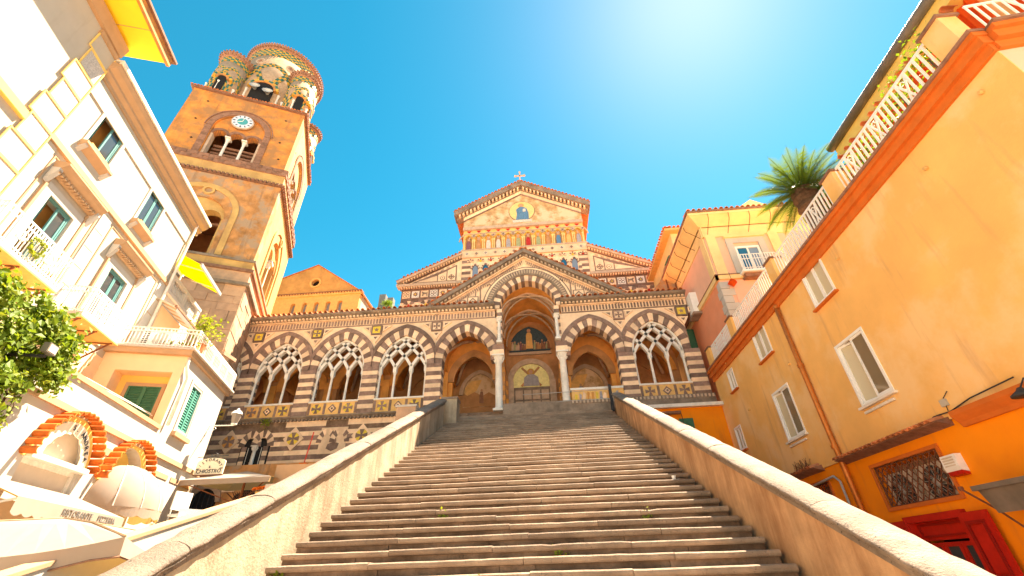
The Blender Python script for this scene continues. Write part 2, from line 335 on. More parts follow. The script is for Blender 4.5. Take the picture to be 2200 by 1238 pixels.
# ---------------------------------------------------------------- parapets
def parapet(name, label, xi, xo, sl, y0b, ya, yb, zc, wm='stairwall'):
    t = thing(name, label, 'parapet', ((xi+xo)/2, ya, -1.6))
    off = Matrix.Translation((-(xi+xo)/2, -ya, 1.6))
    f = lambda y: sl*(y-y0b)
    n = 24; g = G(off); a, b = min(xi, xo), max(xi, xo)
    g.side([(ya, -1.6), (yb, -1.6)]+[(yb+(ya-yb)*i/n, f(yb+(ya-yb)*i/n)) for i in range(n+1)], a+.04, b-.04)
    g.build('wall', wm, t)
    # fillet below the coping, then coping stones
    g = G(off); g.side([(ya, f(ya)-.07), (yb, f(yb)-.07), (yb, f(yb)+.0), (ya, f(ya)+.0)], a+.01, b-.01); g.build('fillet', 'coping', t)
    y = ya
    w = b-a; prof = [(-.015, .0), (-.035, .015), (-.02, .04), (-.045, .05), (-.055, .085), (-.04, .125), (.02, .165), (w*.3, .19), (w*.7, .19), (w-.02, .165), (w+.04, .125), (w+.055, .085), (w+.045, .05), (w+.02, .04), (w+.035, .015), (w+.015, .0)]
    while y < yb-.1:
        y2 = min(yb, y+R.uniform(1.1, 1.9))
        if yb-y2 < .5: y2 = yb
        n = max(3, int((y2-y)/.12)); vs = []; q = len(prof)
        for i in range(n+1):
            yy = y+.005+(y2-y-.01)*i/n; jz = R.gauss(0, .004)
            for px, pz in prof: vs.append((a+px+R.gauss(0, .004), yy, f(yy)+pz*zc+jz+R.gauss(0, .003)))
        G(off).add(vs, [(i*q+j, i*q+(j+1) % q, (i+1)*q+(j+1) % q, (i+1)*q+j) for i in range(n) for j in range(q)]).add(vs[:q]+vs[-q:], [tuple(range(q)), tuple(range(q, 2*q))[::-1]]).build('coping_stone', 'coping', t, smooth=True)
        y = y2
    return t
parapet('stair_parapet', 'sunlit plastered stair parapet with pitted stone coping on the left of the steps', XL-.02, XL-.40, .474, 4.74, 2.6, 17.3, .85)
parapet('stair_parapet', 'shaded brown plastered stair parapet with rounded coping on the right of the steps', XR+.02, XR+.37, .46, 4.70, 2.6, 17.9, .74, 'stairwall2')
# end posts of the parapets
t = thing('stone_pillar', 'short stone block pillar with a white top standing outside the left parapet', 'pillar', (-5.02, 15.6, -1.6))
G().box(-.36, .36, -.1, .55, 0, 6.85).build('shaft', 'towerstone', t); G().box(-.40, .40, -.14, .62, 6.85, 6.93).build('cap', 'whiteplaster', t)
G().box(.36, .375, -.05, .5, 6.0, 6.85).build('sunlit_side', 'whiteplaster', t)  # white sheet paints the sunlight on the pillar's right side
t = thing('newel_post', 'peach newel block ending the left parapet at the head of the stairs', 'post', (-3.82, 17.6, 4.6))
G().box(-.33, .30, -.15, .5, 0, 1.55).build('block', 'stairwall', t); G().box(-.36, .33, -.18, .53, 1.55, 1.64).build('cap', 'coping', t)
# outer ramp wall on the left
t = thing('ramp_wall', 'plain white plastered ramp wall with thin buff coping between the stairs and the restaurants', 'wall', (-5.6, 4.6, -1.6))
off = Matrix.Translation((5.6, -4.6, 1.6)); f = lambda y: .32*(y-4.6)
G(off).side([(4.3, -1.6), (12.5, -1.6), (12.5, f(12.5)), (4.3, f(4.3))], -5.72, -5.5).build('wall', 'whiteplaster', t)
G(off).side([(4.3, f(4.3)+.003), (12.5, f(12.5)+.003), (12.5, f(12.5)+.05), (4.3, f(4.3)+.05)], -5.75, -5.48).build('coping', 'peach', t)
# ---------------------------------------------------------------- terrace annex to the right of the stairs
t = thing('annex', 'low orange house wall under the white terrace slab right of the stairs', 'building', (3.4, 18.2, -1.6))
off = Matrix.Translation((-3.4, -18.2, 1.6))
g = G(off); ops = [(4.15, 5.45, 3.4, 5.05)]; wallgrid(g, 3.4, 7.36, -1.6, 5.5, ops, 18.2, .18); g.build('wall', 'rdeep', t)
G(off).box(3.3, 7.38, 18.0, 18.78, 5.5, 5.64).build('terrace_slab', 'white', t)
w = G(off); [w.box(a, b, 18.26, 18.32, c, d) for a, b, c, d in ((4.15, 4.22, 3.4, 5.05), (5.38, 5.45, 3.4, 5.05), (4.15, 5.45, 4.97, 5.05), (4.76, 4.84, 3.4, 5.05))]
wi = w.build('window', 'darkgreen', t)
G(off).box(4.2, 5.4, 18.33, 18.35, 3.42, 5.0).build('pane', 'curtain', wi)
for a, b in ((5.5, 6.05),):
    s = G(off); s.box(a, b, 18.12, 18.16, 3.4, 5.05); [s.box(a+.06, b-.06, 18.10, 18.125, 3.47+i*.07, 3.50+i*.07) for i in range(22)]
    s.build('shutter', 'darkgreen', wi)
G(off).tube([(4.0, 18.02, 5.25), (5.6, 18.0, 5.27)], .07, 8).build('rolled_awning', 'brick', t, True)
G(off).tube([(5.62, 18.05, 5.2), (5.64, 18.05, 3.4)], .012, 5).build('awning_rod', 'iron', t)
tile_row(t, [((2.9+i*.17, -.28, 5.0), (rad(-20), 0, 0)) for i in range(5)], .075, .34)
# white post and iron rail at the head of the stairs
t = thing('iron_railing', 'dark iron railing post and thin rails at the head of the stairs', 'railing', (2.98, 18.45, 5.6))
G().box(-.06, .06, -.06, .06, 0, 1.15).build('post', 'iron', t)
for z in (.55, .95): G().tube([(0, 0, z), (-3.8, .1, z)], .013, 5).build('rail', 'metalgrey', t)
# small things on the steps
for i, (k, x) in enumerate(((0, -.95), (2, .1), (5, 1.6), (1, -3.8), (6, -1.9))):
    wd_ = thing('step_weed', 'small green weed in a step joint, '+('at the lowest steps left of centre', 'on the third step near the middle', 'on a low step right of centre', 'beside the left parapet foot', 'a few steps up on the left')[i], 'plant', (x, sy(k)+.01, k*H-.14), 0, 'weeds in the step joints')
    leaves(G(), 26, lambda: ((R.gauss(0, .05), -abs(R.gauss(0, .02)), abs(R.gauss(0, .06))), (0, -1, .6)), .05).build('leaves', 'leaf2', wd_)
pcup = thing('paper_cup', 'crumpled white paper cup left beside the right parapet', 'cup', (XR-.35, sy(9)+.18, 9*H)); G().lathe([(.03, 0), (.042, .1), (.044, .1), (.03, .02)], n=10).build('cup', 'whitepaint', pcup); G().box(-.06, .1, -.03, .05, 0, .03).build('wrapper', 'whitepaint', pcup)
# ---------------------------------------------------------------- portico (front plane y = 18.8)
PF = 18.8
pt = thing('portico', 'striped two-tone stone church porch with pointed arches, tracery and a gabled central arch', 'church', (0, PF, 0))
FLOOR = 5.95
HW, ZS, CC, VW, RW = 1.165, 8.4, .5, .38, .2
bays = [(-15.625, 1.525, 't'), (-12.575, 1.525, 't'), (-9.525, 1.525, 't'), (-6.475, 1.525, 't'), (-3.425, 1.525, 'o'), (2.565, 1.435, 'o'), (5.5, 1.5, 't')]
ZT = 10.66
def pc(name, poly, m, y0=-.02, y1=.02, par=None): return G().prism(poly, y0, y1).build(name, m, par or pt)
for cx, hb, kind in bays:
    hw = HW if hb > 1.44 else 1.085
    wall = G(); archwall(wall, cx-hb, cx+hb, cx, ZS, hw, CC, VW-.02, ZS, ZT, 0, .5); wall.build('spandrel_wall', 'light', pt)
    ar = ringquads(G(), cx, ZS, hw, CC, VW, VW+RW, -.07, .0, 28)
    # rings are clipped by their neighbours at the bay edge
    ar.v = [(min(max(x, cx-hb+.004), cx+hb-.004), y, z) for x, y, z in ar.v]
    a = ar.build('arch_ring', 'dark', pt)
    n = 19
    for i in range(n):
        t0, t1 = i/n+.0008, (i+1)/n-.0008
        P = [arc(cx, ZS, hw, CC, VW, t) for t in (t0, (t0+t1)/2, t1)]+[arc(cx, ZS, hw, CC, 0, t) for t in (t1, (t0+t1)/2, t0)]
        P = [(min(max(x, cx-hb+.003), cx+hb-.003), z) for x, z in P]
        d = R.uniform(-.008, .008)
        pc('voussoir', P, 'light' if i % 2 else 'dark', -.035+d, .5+d, a)
# piers
def pier(x0, x1, z0, z1, start=0, y0=-.035, y1=.5):
    n = round((z1-z0)/.198); h = (z1-z0)/n
    for i in range(n):
        d = R.uniform(-.007, .007)
        G().box(x0+R.uniform(-.004, .004), x1+R.uniform(-.004, .004), y0+d, y1, z0+i*h+.002, z0+(i+1)*h-.002).build('pier_stone', 'light' if (i+start) % 2 else 'dark', pt)
for xc in (-14.1, -11.05, -8.0, -4.95): pier(xc-.36, xc+.36, 6.2, ZS)
pier(3.65, 4.335, 6.2, ZS); pier(6.665, 7.36, 6.2, ZS)
pier(-14.85, -14.46, 6.2, ZS, 1, .1, .5)
G().box(-4.6, -4.25, .02, .5, FLOOR, 6.75).build('pier_base', 'inner', pt)
# dressed blocks above the portal columns, jambs of the central arch
for xc in (-1.9, 1.1):
    for i, (z0, m) in enumerate(((8.62, 'light'), (8.88, 'dark'))): G().box(xc-.27, xc+.27, -.13, .45, z0, z0+.255).build('impost_block', m, pt)
    n = 10
    for i in range(n): G().box(xc-(.2 if xc > 0 else .06), xc+(.06 if xc > 0 else .2), -.03, .42, 9.14+i*.2, 9.138+(i+1)*.2).build('jamb_stone', 'light' if i % 2 else 'dark', pt)
def column(name, x, y, z0, z1, r, parent=None, m='white', caph=.4):
    c = G(Matrix.Translation((x, y, z0))); h = z1-z0
    prof = [(r*1.35, .1), (r*1.35, .14), (r*1.1, .2), (r, .26), (r*.98, h*.5), (r*.88, h-caph), (r*1.0, h-caph+.03)]
    c.lathe(prof, n=14); sh = c.build(name, m, parent, True)
    b = G(Matrix.Translation((x, y, z0))); b.box(-r*1.5, r*1.5, -r*1.5, r*1.5, 0, .1); b.build('base', m, sh)
    k = G(Matrix.Translation((x, y, z1-caph))); k.lathe([(r*.95, .03), (r*1.0, .1), (r*1.25, caph*.45), (r*1.2, caph*.5), (r*1.55, caph*.82)], n=12)
    for i in range(8):
        a = i*math.pi/4; k.bar((r*1.0*math.cos(a), r*1.0*math.sin(a), .06), (r*1.5*math.cos(a), r*1.5*math.sin(a), caph*.7), .05, .03)
    k.box(-r*1.65, r*1.65, -r*1.65, r*1.65, caph*.84, caph); k.build('capital', m, sh)
    return sh
column('marble_column', -1.9, .08, FLOOR, 8.62, .17, pt); column('marble_column', 1.1, .08, FLOOR, 8.62, .17, pt)
for x in (-1.83, .97): column('colonnette', x, -.2, 9.16, 10.5, .085, pt, caph=.22)
# tracery bays
for cx, hb, kind in bays:
    if kind != 't': continue
    G().box(cx-HW, cx+HW, -.04, .34, 6.76, 6.84).build('sill', 'white', pt)
    xs = [cx-HW+.06, cx-HW/3, cx+HW/3, cx+HW-.06]
    for x in xs: 
        g = G(); g.lathe([(.09, 0), (.062, .06), (.056, 1.15), (.085, 1.22), (.10, 1.32)], (x, .17, 6.84), 8); g.build('mullion', 'white', pt, True)
    tr = G(); RR = 4*HW/3*.98; z0 = 8.14
    def inside(x, z):
        if z < ZS: return abs(x-cx) < HW-.02
        d = math.hypot(x-(cx+CC), z-ZS) if x < cx else math.hypot(x-(cx-CC), z-ZS)
        return d < HW+CC-.01
    for x in xs:
        tr.box(x-.085, x+.085, .08, .26, z0-.03, z0+.26)
        for sgn in (-1, 1):
            prev = None
            for i in range(0, 30):
                u_ = i*.085
                px = x+sgn*u_; pz = z0+.22+(u_*1.28-.16*u_*u_)+.08*min(1, u_*4)
                if not inside(px, pz): break
                if prev: tr.bar((prev[0], .17, prev[1]), (px, .17, pz), .135, .2)
                prev = (px, pz)
    ringquads(tr, cx, ZS, HW, CC, -.10, -.004, .07, .27, 20)
    tr.build('tracery', 'white', pt)
    # parapet panel below the sill
    pn = G().box(cx-HW, cx+HW, .0, .3, 6.2, 6.758).build('parapet_panel', 'ochre', pt)
    for i, x in enumerate((cx-.74, cx, cx+.74)):
        if i == 1:
            G().prism([(x-.2, 6.48), (x, 6.28), (x+.2, 6.48), (x, 6.68)], -.02, .01).build('diamond', 'dark', pn)
            G().prism([(x-.12, 6.48), (x, 6.36), (x+.12, 6.48), (x, 6.60)], -.03, -.019).build('diamond', 'light', pn)
            G().prism(circ(x, 6.48, .05), -.036, -.029).build('roundel', 'dark', pn)
        else:
            if cx < 4: G().prism(circ(x, 6.48, .215), -.02, .01).build('roundel', 'inner' if cx < -12 and i == 0 and cx > -13 else 'gold', pn)
            G().prism(crossp(x, 6.48, .21), -.032, -.019).build('cross', 'dark', pn)
    for x in (cx-1.09, cx-.37, cx+.37, cx+1.09): G().box(x-.055, x+.055, -.018, .01, 6.23, 6.73).build('strip', 'dark', pn)
# spandrel inlays between arches
def spandrel(x, kind):
    zc = 10.36
    sq = pc('inlay_frame', [(x-.27, zc-.25), (x+.27, zc-.25), (x+.27, zc+.25), (x-.27, zc+.25)], 'dark', -.078, .01)
    pc('inlay_field', [(x-.19, zc-.18), (x+.19, zc-.18), (x+.19, zc+.18), (x-.19, zc+.18)], 'gold' if kind != 2 else 'light', -.086, -.077, sq)
    pc('inlay_cross' if kind else 'inlay_star', crossp(x, zc, .16) if kind else star(x, zc, .13), 'dark', -.094, -.085, sq)
    for s in (-1, 1):
        P = [(x+s*.33, zc+.2), (x+s*.75, zc+.2), (x+s*.33, zc-.12)]
        q = pc('inlay_triangle', P, 'light', -.073, .01)
        P = [(x+s*.40, zc+.15), (x+s*.58, zc+.15), (x+s*.40, zc+.0)]
        pc('triangle', P, 'dark', -.080, -.072, q)
    q = pc('inlay_triangle', [(x-.26, zc-.31), (x+.26, zc-.31), (x, zc-.72)], 'light', -.073, .01)
    pc('triangle', [(x-.1, zc-.38), (x+.1, zc-.38), (x, zc-.52)], 'dark', -.080, -.072, q)
for i, x in enumerate((-14.1, -11.05, -8.0, -4.95)): spandrel(x, (0, 1, 0, 2)[i])
spandrel(4.0, 2); spandrel(7.0, 0)
# frieze of teeth, cornice, dentils, tiles; left run and right run
for x0, x1, xt in ((-17.1, -2.05, -1.5), (1.25, 7.36, 7.36)):
    G().box(x0, x1, -.02, .5, ZT, ZT+.06).build('frieze_fillet', 'dark', pt)
    G().box(x0, x1, -.015, .5, ZT+.06, 11.06).build('frieze_ground', 'light', pt)
    g = G(); n = int((x1-x0)/.155)
    for i in range(n):
        x = x0+.04+i*(x1-x0-.08)/n; g.box(x, x+.075, -.04, -.01, ZT+.09, 11.02)
    g.build('tooth_frieze', 'dark', pt, kind='stuff')
    G().box(x0, x1, -.10, .5, 11.06, 11.12).build('moulding', 'light', pt)
    g = G()
    for i in range(int((x1-x0)/.19)): g.box(x0+.03+i*.19, x0+.12+i*.19, -.24, -.02, 11.122, 11.2)
    g.build('dentil_band', 'light', pt, kind='stuff')
    G().box(x0, x1, -.14, .5, 11.12, 11.2).build('dentil_ground', 'greydark', pt)
    G().side([(-.14, 11.2), (-.34, 11.26), (-.40, 11.33), (-.38, 11.37), (.5, 11.37), (.5, 11.2)], x0, x1).build('cornice', 'greydark', pt)
    tile_row(pt, [((x0+.1+i*.275, -.45, 11.375), (rad(9), 0, 0)) for i in range(int((x1-x0)/.275))], .088, .75)
    G().add([(x0, -.36, 11.38), (x1, -.36, 11.38), (x1, 4.9, 12.2), (x0, 4.9, 12.2)], [(0, 1, 2, 3)]).build('roof_slope', 'tile', pt)
# ---------------------------------------------------------------- central gabled arch
gx, BW, BZ, BC = -.385, 1.455, 11.17, .152
apx = -.47
gb = G()
def rake(x): return 14.2-abs(x-apx)*.645
N = 40
# gable field: columns of wall from the big arch (or the cornice line) up to the rake
xs = [gx-4.3+8.6*i/72 for i in range(73)]
P = [arc(gx, BZ, BW, BC, .33, i/40) for i in range(41)]
def lowz(x):
    if x <= P[0][0] or x >= P[-1][0]: return 11.2
    for (a, b), (c, d) in zip(P, P[1:]):
        if a <= x <= c: return b+(d-b)*(x-a)/max(1e-6, c-a)
    return 11.2
xs = sorted(set(xs+[p[0] for p in P]+[P[0][0]-.001, P[-1][0]+.001, apx]))
for a, b in zip(xs, xs[1:]):
    za, zb = rake(a), rake(b)
    if min(za, zb) < 11.2: continue
    gb.prism([(a, lowz(a)), (b, lowz(b)), (b, zb), (a, za)], 0, .45)
gb.build('gable_wall', 'light', pt)
a = ringquads(G(), gx, BZ, BW, BC, .33, .68, -.10, .0, 36).build('great_arch_ring', 'greydark', pt)
g = G()
for i in range(46):
    t0 = (i+.25)/46; t1 = (i+.75)/46
    g.prism([arc(gx,BZ,BW,BC,.62,t0), arc(gx,BZ,BW,BC,.62,t1), arc(gx,BZ,BW,BC,.42,t1), arc(gx,BZ,BW,BC,.42,t0)], -.14, -.09)
g.build('ring_dentils', 'rib', a, kind='stuff')
ringquads(G(), gx, BZ, BW, BC, .68, .80, -.06, .0, 36).build('arch_fillet', 'light', a)
ringquads(G(), gx, BZ, BW, BC, .80, .86, -.05, .0, 36).build('arch_outline', 'dark', a)
n = 25
for i in range(n):
    t0, t1 = i/n+.0006, (i+1)/n-.0006; d = R.uniform(-.008, .008)
    pc('voussoir', [arc(gx,BZ,BW,BC,.33,t) for t in (t0, (t0+t1)/2, t1)]+[arc(gx,BZ,BW,BC,-.02,t) for t in (t1, (t0+t1)/2, t0)], 'light' if i % 2 == 0 else 'dark', -.03+d, .55, a)
# rakes
for s in (-1, 1):
    def rp(u, dz, y): return (apx+s*u, y, 14.2-u*.645+dz)
    def strip(name, dz0, dz1, y0, y1, m, u0=0., u1=4.75):
        return G().prism([(apx+s*u0, 14.2-u0*.645+dz0), (apx+s*u1, 14.2-u1*.645+dz0), (apx+s*u1, 14.2-u1*.645+dz1), (apx+s*u0, 14.2-u0*.645+dz1)], y0, y1).build(name, m, pt)
    strip('rake_ground', -.34, .003, -.02, .5, 'light')
    g = G()
    for i in range(46):
        u = .1+i*.1
        for r_, dz in enumerate((-.17, -.30)):
            uu = u+(.05 if r_ else 0); g.prism([(apx+s*uu, 14.2-uu*.645+dz), (apx+s*(uu+.05), 14.2-(uu+.05)*.645+dz), (apx+s*(uu+.05), 14.2-(uu+.05)*.645+dz+.11), (apx+s*uu, 14.2-uu*.645+dz+.11)], -.045, -.019)
    g.build('rake_teeth', 'dark', pt, kind='stuff')
    strip('rake_moulding', .003, .08, -.16, .5, 'light'); strip('rake_dentil_ground', .08, .2, -.2, .5, 'greydark')  # light moulding, then the dark grey ground behind the rake dentils
    g = G()
    for i in range(24):
        u = .12+i*.195; g.prism([(apx+s*u, 14.2-u*.645+.08), (apx+s*(u+.1), 14.2-(u+.1)*.645+.08), (apx+s*(u+.1), 14.2-(u+.1)*.645+.17), (apx+s*u, 14.2-u*.645+.17)], -.32, -.19)
    g.build('rake_dentils', 'rib', pt, kind='stuff')
    strip('rake_cornice', .2, .44, -.42, .55, 'greydark', 0, 4.95)
    G().add([rp(0, .45, -.46), rp(5.0, .45, -.46), rp(5.0, .45, 4.8), rp(0, .45, 4.8)], [(0, 1, 2, 3)]).build('roof_slope', 'tile', pt)
    tile_row(pt, [(rp(.12+i*.27, .44, -.48), (0, s*rad(32.8), 0)) for i in range(18)], .09, .6)
    # inlay panels of the gable field
    def ip(name, L_, m, y0, y1, par=None): return G().prism([(apx+s*u, z) for u, z in L_], y0, y1).build(name, m, par or pt)
    fr = ip('inlay_frame', [(4.15, 11.33), (2.55, 11.33), (2.55, 12.42)], 'dark', -.03, .01)
    ip('inlay_field', [(3.95, 11.39), (3.46, 11.39), (3.46, 11.70)], 'light', -.037, -.029, fr)
    ip('inlay_field', [(3.41, 11.39), (2.97, 11.39), (2.97, 12.05), (3.41, 11.75)], 'light', -.037, -.029, fr)
    ip('inlay_field', [(2.92, 11.39), (2.60, 11.39), (2.60, 12.36), (2.92, 12.14)], 'light', -.037, -.029, fr)
    # square with a lozenge beside the arch, ring next to it
    q = ip('inlay_frame', [(3.0, 11.34), (2.42, 11.34), (2.42, 11.98), (3.0, 11.98)], 'dark', -.040, -.02)
    ip('inlay_field', [(2.95, 11.39), (2.47, 11.39), (2.47, 11.93), (2.95, 11.93)], 'light', -.047, -.039, q)
    for rr, m, y in ((.24, 'dark', -.055), (.15, 'light', -.062), (.07, 'greydark', -.069)):
        ip('lozenge', [(2.71-rr, 11.66), (2.71, 11.66-rr), (2.71+rr, 11.66), (2.71, 11.66+rr)], m, y, y+.009, q)
    for rr, m, y in ((.20, 'dark', -.047), (.13, 'light', -.055), (.045, 'dark', -.062)):
        ip('roundel', circ(3.22, 11.62, rr), m, y, y+.009, fr)
    # upright spandrel beside the great arch with a scroll
    q = ip('inlay_frame', [(2.30, 11.34), (2.36, 11.34), (2.36, 12.62), (.5, 13.80), (.5, 13.72), (2.30, 12.57)], 'dark', -.04, .01)
    g = G(); g.tube([(apx+s*(1.85+.12*math.cos(b)*(1-b/9)), -.045, 12.55+.12*math.sin(b)*(1-b/9)) for b in [j*.45 for j in range(12)]], .03, 5); g.build('scroll', 'dark', q)
# horizontal cornice under the gable ends of the field
for x0, x1 in ((-5.3, -2.05), (1.25, 4.4)): G().box(x0, x1, -.06, .45, 11.2, 11.32).build('gable_sill', 'light', pt)
# ---------------------------------------------------------------- lower wall, courses of stone
G().box(-17.1, -4.4, .03, .6, -1.6, 6.02).build('lower_wall', 'dark', pt)
mo = G().side([(.03, 6.0), (-.08, 6.03), (-.17, 6.1), (-.17, 6.16), (-.02, 6.19), (.5, 6.19), (.5, 6.0)], -17.1, -4.3).build('string_course', 'greydark', pt)
g = G(); [g.box(-15.2+i*.17, -15.11+i*.17, -.14, -.02, 5.95, 6.03) for i in range(64)]
g.build('string_dentils', 'greydark', mo, kind='stuff')
wx0, wx1, wz0, wz1 = -13.2, -12.1, 3.5, 5.05
row = 0; z = 5.99; lw = pt
while z > 3.0:
    h = .2 if row else .28; m = 'light' if row % 2 == 0 else 'dark'; x = -15.2
    while x < -4.5:
        x2 = min(-4.4, x+R.uniform(.8, 1.7)); segs = [(x, x2)]
        if z-h < wz1+.25:
            segs = []
            if x < wx0-.12: segs.append((x, min(x2, wx0-.12)))
            if x2 > wx1+.12: segs.append((max(x, wx1+.12), x2))
        for a_, b_ in segs:
            if b_-a_ > .06: G().box(a_+.002, b_-.002, R.uniform(-.008, .006), .04, z-h+.002, z-.002).build('course_stone', m, pt)
        x = x2
    z -= h; row += 1
for xd, col in ((-13.95, 'inner'), (-11.0, 'gold'), (-7.93, 'gold'), (-5.2, 'gold')):
    q = pc('diamond_panel', [(xd-.46, 5.2), (xd, 4.68), (xd+.46, 5.2), (xd, 5.72)], 'light', -.05, .0)
    pc('roundel', circ(xd, 5.2, .27), col, -.06, -.049, q); pc('cross', crossp(xd, 5.2, .26), 'dark', -.068, -.059, q)
# twin lancet window with interlaced arch stones
bf = G().box(wx0-.1, wx1+.1, .0, .05, wz0, wz1+.22).build('window_recess', 'black', pt)
for xa in (wx0+.27, wx1-.27):
    for i in range(9):
        t0, t1 = i/9, (i+1)/9
        pc('window_voussoir', [arc(xa, 4.95, .24, .25, .28, t) for t in (t0, t1)]+[arc(xa, 4.95, .24, .25, .0, t) for t in (t1, t0)], 'light' if i % 2 else 'dark', -.03-.002*(xa > -12.6), .02, bf)
for x in (wx0, wx1-.12):
    for i in range(7): G().box(x-.06, x+.16, -.02, .04, 4.95-(i+1)*.2, 4.948-i*.2).build('window_jamb', 'light' if i % 2 else 'dark', bf)
column('window_column', -12.65, .0, 3.5, 4.98, .085, bf, 'white', .25)
for x in (-12.95, -12.35): G().box(x-.01, x+.01, -.01, .02, 3.5, 4.9).build('glazing_bar', 'white', bf)
# second carved panel (interlacing stones)
q = G().box(-9.8, -8.6, -.012, .03, 4.5, 5.62).build('carved_panel', 'light', pt)
for xa in (-9.5, -8.9):
    for i in range(9):
        if i in (4, 7): continue
        t0, t1 = i/9, (i+1)/9
        pc('panel_voussoir', [arc(xa, 4.98, .2, .25, .26+R.uniform(-.03, .02), t) for t in (t0, t1)]+[arc(xa, 4.98, .2, .25, .02, t) for t in (t1, t0)], 'light' if i % 2 else 'dark', -.03-.003*(xa > -9.2), -.01, q)
pc('mortar_patch', [(-9.45, 4.72), (-9.2, 4.6), (-8.95, 4.7), (-8.9, 4.92), (-9.15, 5.0), (-9.4, 4.9)], 'dark', -.02, -.01, q)
# ---------------------------------------------------------------- porch interior
G().box(-17.1, 7.3, .0, 5.0, 5.2, FLOOR).build('porch_floor', 'riser', pt)
G().box(-1.65, .85, -.12, .0, 5.2, FLOOR-.005).build('threshold', 'step', pt)
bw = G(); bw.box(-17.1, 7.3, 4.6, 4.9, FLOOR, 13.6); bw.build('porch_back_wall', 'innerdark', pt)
# side bays: ceiling and cross walls with arches, ribs
for cx, hb, kind in bays:
    hw = hb-.16
    # barrel-like pointed vault over the bay
    g = G(); n = 14
    for i in range(n):
        a0 = arc(cx, 8.9, hb-.02, .35, 0, i/n); a1 = arc(cx, 8.9, hb-.02, .35, 0, (i+1)/n)
        g.add([(a0[0], .52, a0[1]), (a1[0], .52, a1[1]), (a1[0], 4.58, a1[1]), (a0[0], 4.58, a0[1])], [(0, 1, 2, 3)])
    g.build('vault', 'inner', pt, True)
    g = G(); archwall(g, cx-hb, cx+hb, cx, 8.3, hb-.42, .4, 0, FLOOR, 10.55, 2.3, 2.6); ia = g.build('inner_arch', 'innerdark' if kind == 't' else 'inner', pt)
    ringquads(G(), cx, 8.3, hb-.42, .4, -.10, .28, 2.2, 2.32, 18).build('inner_arch_ring', 'inner' if kind == 't' else 'innerdark', ia)
    for s in (-1, 1):
        g = G(); g.tube([(cx+s*(hb-.2)*(1-2*i/10), .6+3.9*i/10, 9.0+1.62*math.sin(math.pi*i/10)*.98) for i in range(11)], .09, 6); g.build('vault_rib', 'rib', pt, True)
    # painted blind arch on the back wall
    ringquads(G(), cx, 8.4, .95, .3, 0, .22, 4.48, 4.62, 18).build('blind_arch', 'rib' if kind == 'o' else 'innerdark', pt)
    if kind == 'o':
        fr = G().prism(archpoly(cx, 8.4, .94, .3, 7.7), 4.56, 4.61).build('fresco', 'saint', pt)
        G().prism([(cx-.93, 7.72), (cx+.93, 7.72), (cx+.93, 8.25), (cx+.5, 8.5), (cx+.15, 8.3), (cx-.3, 8.55), (cx-.7, 8.35), (cx-.93, 8.5)], 4.545, 4.562).build('painted_hill', 'innerdark', fr)
        G().prism([(cx-.8, 8.3), (cx-.2, 8.62), (cx+.1, 9.25), (cx-.5, 9.2), (cx-.85, 8.8)], 4.55, 4.561).build('painted_cloud', 'ochre', fr)
        fx = cx-.35 if cx > 0 else cx+.1
        G().prism([(fx-.13, 7.9), (fx+.12, 7.9), (fx+.1, 8.3), (fx+.07, 8.55), (fx-.07, 8.55), (fx-.12, 8.3)], 4.53, 4.546).build('painted_figure', 'robegrey' if cx > 0 else 'brick', fr); G().prism(circ(fx, 8.63, .07, 10), 4.53, 4.546).build('painted_head', 'skin', fr)
for x in (-14.1, -11.05, -8.0, -4.95, 4.03): G().box(x-.14, x+.14, .5, 4.6, 8.9, 10.6).build('cross_wall', 'inner', pt); G().box(x-.2, x+.2, 2.15, 2.65, FLOOR, 8.6).build('inner_pier', 'inner', pt)
# tall central nave of the porch
cxp = -.4
for s, x in ((-1, -2.02), (1, 1.22)):
    G().box(x-.09, x+.09, .5, 4.6, 9.0, 13.2).build('portal_side_wall', 'inner', pt)
    for y in (2.2, 4.2):
        for i in range(13): G().box(x-.22, x+.22, y, y+.45, FLOOR+i*.25, FLOOR+i*.25+.247).build('inner_pier_stone', 'inner' if i % 2 else 'innerdark', pt)
g = G(); n = 18
for i in range(n):
    a0 = arc(cxp, 11.1, 1.52, .25, 0, i/n); a1 = arc(cxp, 11.1, 1.52, .25, 0, (i+1)/n)
    g.add([(a0[0], .5, a0[1]), (a1[0], .5, a1[1]), (a1[0], 4.62, a1[1]), (a0[0], 4.62, a0[1])], [(0, 1, 2, 3)])
g.build('portal_vault', 'inner', pt, True)
for y in (1.3, 3.1): ringquads(G(), cxp, 11.1, 1.52, .25, -.1, .02, y, y+.22, 22).build('transverse_rib', 'rib', pt)
for s in (-1, 1):
    for ya, yb in ((.6, 2.2), (2.4, 4.4)):
        g = G(); g.tube([(cxp+s*1.45*math.cos(math.pi*i/12), ya+(yb-ya)*i/12, 11.15+1.5*math.sin(math.pi*i/12)) for i in range(13)], .065, 6); g.build('vault_rib', 'rib', pt, True)
